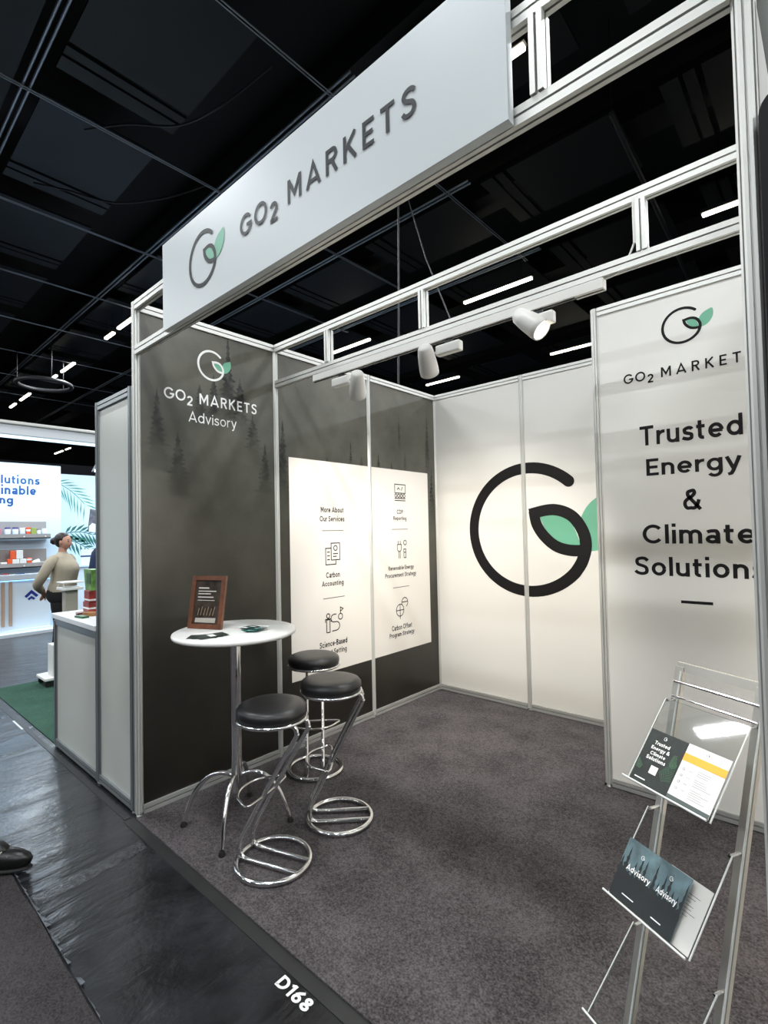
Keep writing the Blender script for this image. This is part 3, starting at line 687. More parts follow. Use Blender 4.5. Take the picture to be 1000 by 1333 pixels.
# ------------------------------------------------------------------ bar table
bt = thing('bar_table', 'tall round white bar table with chrome column beside the dark wall', 'table', (.507,.32,.010))
M().lathe([(.0005,1.032),(.325,1.032),(.334,1.037),(.337,1.046),(.334,1.055),(.325,1.059),(.0005,1.059)], (-.012,.008,0), 64, cap=False).build('tabletop', mat('white_tabletop', (236,235,230), .28), bt)
M().lathe([(.027,.17),(.029,.175),(.029,1.03)], (0,0,0), 24).build('column', CHROME, bt)
M().lathe([(.09,1.018),(.09,1.031)], (0,0,0), 24).build('mounting_plate', BLK, bt)
for (fx, fy) in ((.307,.109),(.697,.109),(.719,.519),(.309,.532)):
    d = Vector((fx-.507, fy-.32, 0)); L_ = d.length; d.normalize()
    pts = [(.02,.262),(.07,.278),(.12,.274),(.17,.245),(.22,.185),(.255,.11),(.28,.03)]
    k = L_/.285
    lg = M().tube([tuple(d*a*k+Vector((0,0,b))) for a, b in smooth2([(p[0],p[1]) for p in pts], 5)], .0125, 12).build('leg', CHROME, bt)
    M().lathe([(.016,0),(.018,.006),(.013,.022)], tuple(d*L_), 16).build('foot_pad', RUB, lg)

# ------------------------------------------------------------------ stools
def stool(label, c, ang, zs=.70, off=0.0):
    t = thing('bar_stool', label, 'stool', (c[0], c[1], .010), math.radians(ang), 'chrome bar stools')
    r = .176
    M().tube([(r*math.cos(a*PI/24), r*math.sin(a*PI/24),   .0135) for a in range(48)], .0135, 12, closed=True).build('base_ring', CHROME, t)
    for s in (-1, 1):
        y = s*.052
        pts = [(.165,y,.017),(.05,y,.017),(-.10,y,.017),(-.140,y,.022),(-.158,y,.040),(-.160,y,.075),(-.148,y,.115),(-.05,y,.285),(.06,y,.475),(.165,y,.645),(.172,y,.668),(.166,y,.690),(.145,y,.700),(.08,y,.702)]
        k = [p for p in pts]
        k = [(p[0]+off*max(0, (p[2]-.1)/.6), p[1], p[2]*(zs/.70)) for p in k]
        M().tube(smooth2(k, 4), .0112, 12).build('leg', CHROME, t)
    # foot rest: D-shaped loop whose straight side crosses the legs
    lp = [(.0,-.145,.335),(.0,.145,.335)]+[(-.015-.125*math.sin(a*PI/8), .145*math.cos(a*PI/8), .335) for a in range(1, 8)]
    M().tube(smooth2([(p[0]-.026+off*.45, p[1], p[2]) for p in lp], 4, True), .0062, 8, closed=True).build('foot_rest', CHROME, t)
    M().tube([(off+.168*math.cos(a*PI/24), .168*math.sin(a*PI/24), zs+.008) for a in range(48)], .0085, 10, closed=True).build('seat_ring', CHROME, t)
    M().lathe([(.0005,zs+.008),(.155,zs+.008),(.166,zs+.018),(.172,zs+.035),(.170,zs+.055),(.160,zs+.068),(.14,zs+.076),(.09,zs+.080),(.0005,zs+.081)], (off,0,0), 48, cap=False).build('seat', LEATHER, t)
    return t
stool('bar stool with black round seat nearest the viewer, overlapping the table column', (.93,.25), 18.6, .690, .004)
stool('bar stool with black round seat in the middle, its base ring farthest right', (.905,.72), 45.6, .700, -.037)
stool('bar stool with black round seat at the back, in front of the white poster', (.36,1.02), 138, .700, -.03)

# ------------------------------------------------------------------ on the table: framed notice, leaflets, cards
ZT = 1.0692
WOOD = mat('brown_wood', (100,60,40), .4, noise=(22, .35))
fr = thing('wooden_picture_frame', 'brown wooden frame with a printed notice standing on the bar table', 'picture frame', (.235,.185,ZT), math.radians(24))
ti = math.radians(11); ux = Vector((1,0,0)); uz = Vector((0, math.sin(ti), math.cos(ti))); un = Vector((0, -math.cos(ti), math.sin(ti)))
fw, fh, b_ = .225, .300, .026
for nm, cx_, cz_, sx_, sz_ in (('frame_side', b_/2, fh/2, b_, fh), ('frame_side', fw-b_/2, fh/2, b_, fh), ('frame_rail', fw/2, b_/2, fw-2*b_, b_), ('frame_rail', fw/2, fh-b_/2, fw-2*b_, b_)):
    M().obox(ux*cx_+uz*cz_+un*.0, ux, uz, un, (sx_, sz_, .018)).build(nm, WOOD, fr)
M().obox(ux*fw/2+uz*fh/2-un*.003, ux, uz, un, (fw-2*b_+.004, fh-2*b_+.004, .006)).build('notice', mat('notice_print', (62,54,48), .25, noise=(18, .55)), fr)
NP = Plane((0,0,0), ux, uz, un)
m_ = M()
for u1_, z_, t_ in ((.115,.230,.007),(.165,.212,.005),(.130,.197,.005),(.150,.178,.006),(.160,.160,.003)): ribbon(m_, NP, [(.045,z_),(u1_,z_)], t_, .0009)
m_.build('printed_lines', mat('notice_ink', (214,208,200), .5), fr)
m_ = M(); poly(m_, NP, [(.04,.035),(.175,.035),(.178,.062),(.042,.060)], .0009); m_.build('notice_white_band', mat('band', (176,170,160), .4), fr)
m_ = M()
for i in range(6): ribbon(m_, NP, [(.055+i*.02,.075),(.062+i*.021,.115+.01*(i % 2))], .004, .0009)
m_.build('notice_stalks', mat('stalks', (150,126,100), .4), fr)
M().obox(ux*fw/2+uz*.11-un*.045, ux, (uz*.88-un*.45).normalized(), (un*.88+uz*.45).normalized(), (.05,.21,.004)).build('back_strut', BLK, fr)

DKG = mat('dark_green_paper', (26,48,44), .3, noise=(40, .4)); TEAL = mat('teal_paper', (30,104,96), .35, noise=(90, .5)); PAP = mat('white_paper', (232,232,228), .45)
def leaf(x, y, z, w_, h_, a, m_, label, cat='leaflet', name='leaflet', stripe=None, grp=None):
    t = thing(name, label, cat, (x, y, z), a, grp)
    M().box((-w_/2,-h_/2,0), (w_/2,h_/2,.0012)).build('sheet', m_, t)
    if stripe: M().box((-w_*.3,-h_*.12,.0012), (w_*.34,h_*.10,.0016)).build('print', stripe, t)
    return t
for i, (dx, dy, a) in enumerate(((0,0,.15),(.012,.014,.42),(.03,.028,.75))):
    leaf(.535+dx, .115+dy, ZT+.0005+i*.0022, .095, .155, a-.9, DKG, ['dark green leaflet at the bottom of the fan in front of the frame','dark green leaflet in the middle of the fan on the table','dark green leaflet on top of the fan on the table'][i], stripe=PAP if i == 2 else None, grp='leaflets fanned on the table')
for i in range(9):
    a = random.uniform(0, PI); x = .585+random.uniform(-.055,.055); y = .385+random.uniform(-.055,.055)
    leaf(x, y, ZT+.0005+i*.0026, .075, .048, a, (TEAL, PAP, DKG)[i % 3], '%s card in the loose pile on the table, %s' % (('small teal','small white','small dark green')[i % 3], ('at the bottom of the pile','near the bottom of the pile','third from the bottom','under the middle','in the middle of the pile','just above the middle','third from the top','second from the top','on top of the pile')[i]), 'card', 'card', stripe=(PAP, TEAL, PAP)[i % 3], grp='cards in the loose pile on the table')

# ------------------------------------------------------------------ brochure stand
SM = mat('satin_silver', (196,192,184), .35, .7)
wv = Vector((.883,-.470,0)).normalized(); nv = Vector((-.470,-.883,0)).normalized()
bs = thing('brochure_stand', 'leaning silver brochure stand with clear acrylic shelves at the right', 'brochure stand', (2.507,.180,.010))
Wd = .225
def S(wc_, n_, z_): return wv*wc_+nv*n_+Vector((0,0,z_))
lean = .255
zd = S(0,-lean,1).normalized()
for wc_ in (-.0, Wd):
    M().obox(S(wc_,-lean*.59,.592), wv, nv, zd, (.026,.012,1.215)).build('rail', SM, bs)
    M().tube([S(wc_+.008,-lean*.05+.008,.05), S(wc_+.008,-lean*1.17+.008,1.17)], .003, 6).build('rail_edge', AEDGE, bs)
    M().obox(S(wc_,-.13,.006), wv, nv, Vector((0,0,1)), (.03,.42,.012)).build('foot', SM, bs)
M().obox(S(Wd/2,-lean*1.18,1.18), wv, nv, zd, (Wd+.02,.008,.024)).build('top_crossbar', SM, bs)
M().tube([S(-.005,-lean*1.14+.012,1.14), S(Wd+.005,-lean*1.14+.012,1.14)], .004, 8).build('cross_rod', CHROME, bs)
M().tube([S(-.005,-lean*1.10+.014,1.10), S(Wd+.005,-lean*1.10+.014,1.10)], .003, 8).build('cross_rod', CHROME, bs)
TRAYS = [(-.094,.895),(-.013,.606),(.068,.317)]
for n0, z0 in TRAYS:
    ta = math.radians(37 if z0 > .5 else 41)
    up = S(0,-math.sin(ta),math.cos(ta))   # along the tray back
    nn = S(0, math.cos(ta), math.sin(ta))
    sh = M().obox(S(Wd/2,n0,z0)+up*.125, wv, up, nn, (Wd+.008,.25,.003)).build('acrylic_shelf', ACRY, bs)
    lipc = S(Wd/2,n0,z0)
    M().tube([S(-.008,n0,z0)+nn*.02, S(Wd+.008,n0,z0)+nn*.02], .0028, 8).build('shelf_lip', AEDGE, sh)
    M().obox(lipc+nn*.011, wv, nn, up, (Wd+.008,.022,.003)).build('shelf_ledge', ACRY, sh)
    M().tube([S(Wd+.005,n0,z0), S(Wd+.005,n0,z0)+up*.25], .0022, 6).build('shelf_edge', AEDGE, sh)
    M().tube([S(-.005,n0,z0), S(-.005,n0,z0)+up*.25], .0018, 6).build('shelf_edge', AEDGE, sh)
    tp = S(0,n0,z0)+up*.245
    for wc_ in (0, Wd): M().tube([S(wc_,0,0)+Vector((tp.x,tp.y,tp.z))-Vector((0,0,0)), S(wc_,-lean*tp.z+.0,tp.z)], .004, 8).build('shelf_clip', CHROME, sh)
def flyer(n0, z0, w0, wd_, ht, m_, label, lift, name='flyer', tilt=37):
    a = math.radians(tilt); up = S(0,-math.sin(a),math.cos(a)); nn = S(0,math.cos(a),math.sin(a))
    base = Vector((2.507,.180,.010))+S(w0,n0,z0)+nn*lift+up*.004
    t = thing(name, label, 'flyer', base)
    M().obox(wv*wd_/2+up*ht/2, wv, up, nn, (wd_,ht,.0015)).build('sheet', m_, t)
    return t, Plane((0,0,0), wv, up, nn)
JUNG = mat('jungle_print', (14,27,22), .5, noise=(45, .6)); FORP = mat('misty_forest_print', (86,110,116), .5, noise=(22, .45))
DKF = mat('flyer_forest_dark', (12,22,24), .55, noise=(30, .4)); ORG = mat('orange_print', (250,168,40), .4)
FERN = mat('fern_green', (74,116,84), .4); PALEP = mat('glossy_pale_paper', (206,204,198), .15)
t, p = flyer(-.094,.895,.0,.112,.150, JUNG, 'dark green jungle flyer reading Trusted Energy and Climate Solutions, upper shelf left', .003)
for s, u0, u1, v0, v1 in (('Trusted',.026,.072,.112,.122),('Energy &',.022,.078,.094,.107),('Climate',.026,.072,.082,.092),('Solutions',.020,.078,.068,.079)):
    text(s, p, u0, u1, v0, v1, WINK, t, bold=.19, h=.0018)
logo(p, .050, .135, .0045, t, WINK, GREEN, wd=.2)
m_ = M()
for cx_, cz_, sc_, a0 in ((.085,.03,.05,70),(.016,.035,.024,120),(.098,.07,.03,95)):
    for k in range(12):
        tt = k/12; bx_ = cx_+math.cos(math.radians(a0))*sc_*tt*1.2; by_ = cz_+math.sin(math.radians(a0))*sc_*tt*1.2
        for s_ in (-1, 1):
            aa = math.radians(a0+s_*52); ln = sc_*.5*(1-.7*tt)
            ex_ = max(.003, min(.109, bx_+math.cos(aa)*ln)); ey_ = max(.003, min(.147, by_+math.sin(aa)*ln))
            ribbon(m_, p, [(bx_,by_),(ex_,ey_)], .0008, .0015)
m_.build('printed_fern', FERN, t, kind='stuff')
m_ = M(); poly(m_, p, [(.044,.034),(.066,.034),(.066,.056),(.044,.056)], .0018); m_.build('white_square', PAP, t)
m_ = M(); ribbon(m_, p, [(.012,.012),(.045,.012)], .003, .0018); m_.build('footer_line', WINK, t)
t, p = flyer(-.094,.895,.114,.112,.150, PAP, 'white flyer with an orange band, upper shelf right', .0045)
m_ = M(); poly(m_, p, [(0,.104),(.112,.104),(.112,.124),(0,.124)], .0012); m_.build('orange_band', ORG, t)
m_ = M(); poly(m_, p, [(0,0),(.112,0),(.112,.011),(0,.011)], .0012); m_.build('footer_band', mat('footer_grey', (70,82,80), .4), t)
m_ = M()
for i in range(14):
    if i not in (3, 8): ribbon(m_, p, [(.048,.092-i*.0054),(.048+.05*random.uniform(.55,1),.092-i*.0054)], .0012, .0012)
for i in range(4): ribbon(m_, p, arc(.014,.084-i*.017,.003,0,360,10), .0012, .0012); ribbon(m_, p, [(.026,.084-i*.017),(.038,.084-i*.017)], .0011, .0012)
m_.build('printed_lines', mat('faint_ink', (150,146,150), .5), t)
logo(p, .056, .139, .0042, t, INKS, GREEN, wd=.2)
def advisory(w0, lift, label, tilt=33, ww=.114):
    t, p = flyer(-.013,.606,w0,ww,.150, FORP, label, lift, tilt=tilt)
    m_ = M()
    for i in range(9): conifer2(m_, p, .004+i*.0135, .0, .085+.055*random.random(), .036, i*3+int(w0*100), ww)
    poly(m_, p, [(0,0),(ww,0),(ww,.062),(ww*.7,.075),(ww*.35,.066),(0,.080)], .0012)
    m_.build('printed_trees', DKF, t, kind='stuff')
    text('Advisory', p, .022*ww/.114, .094*ww/.114, .070, .090, WINK, t, bold=.17, h=.002)
    m_ = M(); ribbon(m_, p, [(.036*ww/.114,.018),(.072*ww/.114,.018)], .0026, .002); m_.build('footer_line', WINK, t)
    logo(p, .48*ww, .122, .0048, t, WINK, GREEN, wd=.2)
def conifer2(m, pl, u, v0, h, w, seed, ww):
    rn = random.Random(seed); n = 8; L_ = []; R_ = []
    cl = lambda x: max(.001, min(ww-.001, x))
    for i in range(n):
        t = i/n; z = v0+h*t
        L_ += [(cl(u-w*(1-t)*.5*(.7+.5*rn.random())), z), (cl(u-w*(1-t)*.22), z+h*.4/n)]
        R_ += [(cl(u+w*(1-t)*.5*(.7+.5*rn.random())), z), (cl(u+w*(1-t)*.22), z+h*.4/n)]
    N = len(L_)
    m.add([pl.P(a, b, .0011) for a, b in L_]+[pl.P(a, b, .0011) for a, b in R_]+[pl.P(cl(u), v0+h, .0011)], [(i,i+1,N+i+1,N+i) for i in range(N-1)]+[(N-1,2*N,2*N-1)])
t, p = flyer(-.013,.606,.116,.110,.150, PALEP, 'pale glossy flyer with small text behind the forest flyers, lower shelf right', .002, tilt=37)
m_ = M()
for i in range(7): ribbon(m_, p, [(.05,.118-i*.008),(.05+.045*random.uniform(.5,1),.118-i*.008)], .0013, .0012)
m_.build('printed_lines', INKS, t)
advisory(-.002, .0045, 'misty forest flyer reading Advisory, lower shelf left')
advisory(.097, .008, 'misty forest flyer reading Advisory, lower shelf middle, overlapping the left one', ww=.088)

# ------------------------------------------------------------------ neighbour stand: short wall, counter, lit beam
NB = mat('dark_profile', (140,146,148), .35, .6)
wn = empty('wall_neighbour', kind='structure')
M().box((-.565,-.004,.06), (-.085,.004,2.44)).build('wall_panel', GREYL, wn)
post(-.585, 0, 2.49, wn, m=NB); post(-.062, 0, 2.49, wn, m=NB)
beam((-.565,0,2.462), (-.082,0,2.462), wn, 'top_beam', NB); beam((-.565,0,.045), (-.082,0,.045), wn, 'base_beam', NB)
ct = thing('display_counter', 'white counter with grey profiles beside the short pale wall', 'counter', (-1.47,0,0))
M().box((0,-.004,.07), (.865,.004,.93)).build('front_panel', GREYL, ct)
M().box((-.004,.02,.07), (.004,.48,.93)).build('side_panel', GREYL, ct)
for x in (0, .865): M().extr(PP, (x,0,.02), (x,0,.97), (1,0,0), (0,1,0)).lathe([(.014,0.0),(.016,.006),(.006,.008),(.006,.024)], (x,0,0), 10).build('post', NB, ct)
M().extr(PP, (0,.5,.0), (0,.5,.97), (1,0,0), (0,1,0)).build('post', NB, ct)
beam((.02,0,.045), (.845,0,.045), ct, 'base_beam', NB); M().box((.0,-.016,.935), (.865,.016,.985)).build('top_beam', NB, ct)
M().box((-.03,-.03,.985), (.872,.53,1.022), .004).build('counter_top', mat('counter_white', (224,228,228), .3), ct)
ZC = 1.022
GPK = mat('green_pack', (98,142,62), .4, noise=(22, .5)); RPK = mat('red_pack', (140,44,36), .4, noise=(20, .5)); WPK = mat('white_pack', (226,226,222), .4); BPK = mat('brown_pack', (150,104,62), .5, noise=(20, .4))
def pack(name, label, cat, x, y, z, sx, sy, sz, m_, band=None, rz=0, grp=None, bandm=None):
    t = thing(name, label, cat, (x, y, z), rz, grp)
    M().box((-sx/2,-sy/2,0), (sx/2,sy/2,sz), min(sx,sy,sz)*.08).build('box_body', m_, t)
    if band: M().box((-sx/2-.001,-sy/2-.001,sz*band[0]), (sx/2+.001,sy/2+.001,sz*band[1])).build('label_band', bandm or WPK, t)
    return t
pack('red_box','red box at the bottom of the stack on the counter','box',-1.29,.19,ZC,.13,.09,.085,RPK,(.35,.5))
pack('red_box','red box in the middle of the stack on the counter','box',-1.28,.19,ZC+.086,.12,.085,.085,RPK,(.1,.25))
t = thing('green_pouch','green patterned paper bag on top of the red boxes','bag',(-1.28,.19,ZC+.172))
m_ = M(); m_.add([(-.06,-.03,0),(.06,-.03,0),(.06,.03,0),(-.06,.03,0),(-.085,-.035,.16),(.085,-.035,.16),(.085,.035,.16),(-.085,.035,.16)], [(0,3,2,1),(4,5,6,7),(0,1,5,4),(1,2,6,5),(2,3,7,6),(3,0,4,7)]); m_.build('bag_body', GPK, t)
M().box((-.02,-.036,.05), (.06,-.034,.13)).build('bag_window', mat('bag_dark', (50,84,40), .4, noise=(40, .5)), t)
pack('brown_packet','brown packet lying on the counter','packet',-1.10,.12,ZC,.10,.07,.025,BPK,rz=.4)
pack('brown_packet','dark red packet lying in front of the stack','packet',-1.18,.07,ZC,.09,.05,.022,mat('maroon', (92,34,30), .4),rz=-.2)
pack('green_packet','green packet lying at the front of the counter','packet',-1.05,.04,ZC,.11,.05,.014,mat('green_flat', (54,96,62), .4),rz=.15)
pack('brown_box','brown open box behind the red stack','box',-1.40,.36,ZC,.10,.10,.20,BPK)
t = thing('white_jar','small white jar at the right end of the counter','jar',(-1.10,.34,ZC)); M().lathe([(.035,0),(.04,.01),(.04,.09),(.03,.10)], (0,0,0), 20).build('jar_body', WPK, t); M().lathe([(.034,.10),(.034,.125)], (0,0,0), 20).build('lid', BLK, t)
t = thing('round_plate','round white disc standing on edge behind the counter stack','disc',(-1.52,.42,ZC)); M().lathe([(.0005,0),(.075,0),(.08,.006),(.075,.012),(.0005,.012)], (0,0,.08), 28, (.6,-.8,0), cap=False).build('disc', WPK, t)
# beige pedestal standing behind the counter and trolley
pd = thing('beige_pedestal', 'beige pedestal with a white top tray behind the counter', 'pedestal', (-3.63,.74,.008))
M().box((-.065,-.065,0), (.065,.065,.99), .006).build('column', mat('beige_laminate', (168,164,150), .5), pd)
M().box((-.11,-.11,.99), (.11,.11,1.02), .004).build('tray', WPK, pd); M().box((-.11,-.11,1.0705), (.11,.11,1.085), .003).build('tray', WPK, pd)
for s_ in (-.10, .10): M().box((s_-.006,-.1,1.02), (s_+.006,-.09,1.07)).build('tray_support', WPK, pd)
tl = thing('white_trolley', 'low white trolley on black castors beside the counter foot', 'trolley', (-3.40,.48,.008))
M().box((-.16,-.10,.07), (.16,.12,.10), .006).build('deck', WPK, tl); M().box((-.04,-.02,.10), (.12,.10,.44), .006).build('cabinet', WPK, tl)
for sx_ in (-.12,.12):
    for sy_ in (-.06,.08): M().lathe([(.03,-.012),(.033,0),(.03,.012)], (sx_,sy_,.034), 16, (1,0,0)).build('castor', RUB, tl)
# lit beam over the green stand
lb = thing('lit_fascia_beam', 'bright white beam over the green carpeted stand at the far left', 'beam', (-3.65,-.6,2.71))
M().box((-.04,0,.03), (.04,4.0,.165), .01).build('beam_body', mat('beam_white', (220,226,230), .3), lb)
M().box((-.06,0,.145), (.06,4.0,.185), .01).build('top_rim', ALU, lb)
M().box((.0,0,-.0), (.03,4.0,.03)).build('light_strip', mat('cool_strip', (215,240,255), .4, emit=((200,235,255), 1.3)), lb)
for yy in (-.58, 3.98): M().tube([(0,yy,-2.70),(0,yy,.05)], .028, 10).build('beam_post', ALU, lb)

# ------------------------------------------------------------------ bright stand beyond the aisle
BW = mat('cool_white_wall', (206,224,240), .4); NAVY = mat('navy_ink', (22,62,120), .5)
wg = empty('wall_far', kind='structure')
M().box((-7.62,-3.5,0), (-7.5,1.757,2.925)).build('wall_panel', BW, wg)
M().box((-8.5,1.2,0), (-8.3,6.0,2.875)).build('wall_panel', BW, wg)
M().box((-8.31,1.76,0), (-7.62,1.80,2.6)).build('wall_panel', BW, wg)
text('Solutions', BGP, .62, 1.421, 2.562, 2.72, NAVY, wg, bold=.2, h=.004)
text('Sustainable', BGP, .36, 1.367, 2.376, 2.545, NAVY, wg, bold=.2, h=.004)
text('Packaging', BGP, .16, 1.023, 2.165, 2.36, NAVY, wg, bold=.2, h=.004)
BG2 = Plane((-8.3,0,0),(0,1,0),(0,0,1),(1,0,0))
PALM = mat('palm_print_teal', (70,150,134), .5); PALMD = mat('palm_print_dark', (44,104,92), .5)
def frond(root, tip, sag, n, ln, wd_, m_, name='printed_palm'):
    """feather palm: curved midrib with drooping leaflets on both sides"""
    m = M(); rn = random.Random(n); A = Vector(root); B = Vector(tip); mid = (A+B)/2+Vector((0, sag))
    rib = [A*(1-t)**2+mid*2*t*(1-t)+B*t*t for t in [i/n for i in range(n+1)]]
    ribbon(m, BG2, [tuple(p) for p in rib], .014, .003)
    for i in range(1, n+1):
        d = (rib[i]-rib[i-1]).normalized(); nn = Vector((-d.y, d.x)); l = ln*(1-.45*abs(i/n-.45))*rn.uniform(.85,1.1)
        for s_ in (-1, 1):
            e = rib[i]+(d*.75+nn*s_*.75)*l+Vector((0,-.30*l)); c = (rib[i]+e)/2+nn*s_*.02*l; pn = (e-rib[i]).normalized(); pw = Vector((-pn.y, pn.x))*wd_/2
            poly(m, BG2, [tuple(rib[i]), tuple(c+pw), tuple(e), tuple(c-pw)], .003+.0002*i)
    m.build(name, m_, wg)
frond((1.82,2.72), (2.42,2.28), .16, 9, .36, .026, PALM); frond((1.98,1.66), (2.56,1.66), .12, 7, .30, .05, PALMD); frond((1.98,1.62), (2.50,1.36), .06, 6, .24, .05, PALMD)
m_ = M(); poly(m_, BG2, [(2.47,1.72),(2.70,1.68),(2.72,2.15),(2.52,2.19)], .004); m_.build('printed_coffee_bag', mat('grey_bag_print', (92,90,98), .5, noise=(14, .4)), wg)
m_ = M(); poly(m_, BG2, [(2.49,1.72),(2.66,1.70),(2.67,1.86),(2.56,1.90),(2.50,1.84)], .005); m_.build('printed_bag_white', WPK, wg)
# base platform and floor of that stand
tag(M().box((-7.499,-3.5,0.0), (-6.95,5.5,.05)).build('stand_platform', mat('platform_white', (206,216,224), .4)), 'low white platform under the far bright stand', 'platform')
fc = thing('far_counter', 'white lit counter with wooden slats and navy roof symbol at the far left', 'counter', (-7.33,-1.0,.05))
CW = mat('counter_cool_white', (214,226,236), .35)
M().box((-.12,0,0), (.12,2.50,.86), .01).build('body', CW, fc); M().box((-.16,-.02,.86), (.18,2.53,.955), .008).build('counter_top', mat('counter_top_grey', (176,182,188), .4), fc)
M().box((.12,.0,.0), (.17,2.5,.03)).build('plinth', CW, fc)
M().box((.122,.0,.845), (.135,2.5,.858)).build('light_strip', mat('strip_blue', (150,200,255), .4, emit=((140,200,255), 2.5)), fc)
SL = mat('slat_wood', (168,142,122), .5)
for y in (1.57,1.68,1.795,1.90): M().box((.12,y,.10), (.15,y+.045,.84), .004).build('slat', SL, fc)
CPl = Plane((.122,1.0,-.05),(0,1,0),(0,0,1),(1,0,0)); m_ = M(); ribbon(m_, CPl, [(1.135,.61),(1.222,.695),(1.310,.61)], .045, .002); ribbon(m_, CPl, [(1.175,.565),(1.222,.60),(1.268,.565)], .035, .002); m_.build('roof_symbol', mat('navy_symbol', (24,44,130), .4), fc)
SHG = mat('shelf_grey', (148,142,140), .5)
def shelf(z0, z1, lab):
    t = thing('wall_shelf', lab, 'shelf', (-7.5,-1.0,z0))
    M().box((0,0,.06), (.012,2.52,z1-z0)).build('back_board', SHG, t); M().box((.012,0,0), (.20,2.54,.02)).build('shelf_board', SHG, t); M().box((.19,0,0), (.20,2.54,.085)).build('front_lip', SHG, t)
    for y in (2.14, 2.46): M().lathe([(.012,0),(.012,.004)], (.2,y,.04), 10, (1,0,0)).build('bolt', WPK, t)
shelf(1.60,1.905,'upper grey wall shelf with packaging on the far lit wall'); shelf(1.10,1.42,'lower grey wall shelf with packaging on the far lit wall')
PURP = mat('purple', (92,84,140), .4); ORR = mat('orange_red', (226,92,52), .4); OLV = mat('olive', (150,160,84), .4); PINK = mat('pinkish', (190,120,140), .4)
def jar(label, y, z, r, h, m_, lidm):
    t = thing('jar', label, 'jar', (-7.38,y,z)); M().lathe([(r*.9,0),(r,.01),(r,h*.8),(r*.8,h*.85)], (0,0,0), 16).build('jar_body', m_, t); M().lathe([(r*.95,h*.84),(r*.95,h)], (0,0,0), 16).build('lid', lidm, t)
CLR = mat('pale_jar', (196,204,220), .3)
zA = 1.622
pack('packet','pink packet at the left end of the upper shelf','packet',-7.38,.80,zA,.06,.06,.16,PINK)
jar('jar with purple lid, upper shelf, first of the purple pair', .92, zA, .045, .18, CLR, PURP); jar('jar with purple lid, upper shelf, second of the purple pair', 1.03, zA, .045, .18, CLR, PURP)
pack('packet','white carton beside the purple jars, upper shelf','box',-7.38,1.13,zA,.06,.07,.17,WPK,(.3,.5),bandm=CLR)
pack('packet','orange red carton, upper shelf','box',-7.38,1.215,zA,.06,.06,.18,ORR,(.6,.8))
pack('pouch','olive green pouch, upper shelf','packet',-7.38,1.295,zA,.05,.08,.17,OLV,(.1,.3),bandm=WPK)
jar('clear jar right of the olive pouch, upper shelf', 1.375, zA, .035, .15, CLR, SHG); jar('clear jar at the right end of the upper shelf', 1.46, zA, .04, .16, CLR, WPK)
zB = 1.122
pack('box','small white box at the left of the lower shelf','box',-7.38,.86,zB,.08,.09,.09,WPK)
pack('box','orange box low in the pile, lower shelf','box',-7.38,.945,zB,.08,.07,.14,ORR); pack('box','white box with orange side, lower shelf','box',-7.38,1.03,zB,.08,.10,.135,WPK,(.0,.2),bandm=ORR)
pack('box','orange box on top of the pile, lower shelf','box',-7.38,.99,zB+.136,.08,.08,.145,ORR); pack('box','white box on top of the pile, lower shelf','box',-7.38,1.085,zB+.136,.08,.10,.15,WPK)
pack('box','white box right under the upper white one','box',-7.38,1.135,zB,.08,.10,.135,WPK); pack('box','second orange box at the right of the pile','box',-7.38,1.225,zB,.08,.07,.15,ORR,(.7,.9))
t = thing('white_cup','white rounded cup lying on the lower shelf','cup',(-7.38,1.33,zB)); M().lathe([(.03,-.06),(.045,-.03),(.05,.03),(.05,.06)], (0,0,.06), 16, (0,1,.3)).build('cup_body', WPK, t)
t = thing('white_bowl','white bowl at the right end of the lower shelf','bowl',(-7.38,1.44,zB)); M().lathe([(.03,0),(.055,.03),(.06,.07)], (0,0,0), 18).build('bowl_body', WPK, t)
pack('tray','small dark red item on the far counter top','tray',-7.25,.86,1.006,.05,.10,.02,mat('red_item', (150,60,60), .5)); pack('tray','small navy item on the far counter top','tray',-7.25,1.07,1.006,.05,.12,.012,NAVY)
fb = thing('far_white_counter', 'pale counter standing behind the woman', 'counter', (-8.05,2.35,.05)); M().box((-.2,-.45,0), (.2,1.2,.98), .01).build('body', CW, fb); M().box((-.24,-.48,.98), (.24,1.22,1.02), .006).build('counter_top', BW, fb)
pack('display_card','white card with a small navy logo behind the woman','sign',-7.95,2.40,1.07,.02,.34,.30,WPK,(.50,.60),bandm=NAVY)
GLOW = mat('lamp_cool', (235,248,255), .4, emit=((225,243,255), 40))
for y, z, lab in ((.42,3.03,'glaring stand lamp above the far wall lettering'), (2.32,2.93,'glaring stand lamp above the palm print')):
    t = thing('stand_lamp', lab, 'light', (-7.28,y,z)); M().tube([(-.3,0,-.05),(-.1,0,.06),(0,0,.06)], .01, 8).build('arm', ALU, t); M().lathe([(.03,0),(.07,.05),(.075,.07)], (0,0,.0), 16, (.3,0,-1)).build('shade', ALU, t); M().lathe([(.0005,0),(.068,0)], (.02,0,-.068), 16, (.3,0,-1), cap=False).build('lens', GLOW, t)

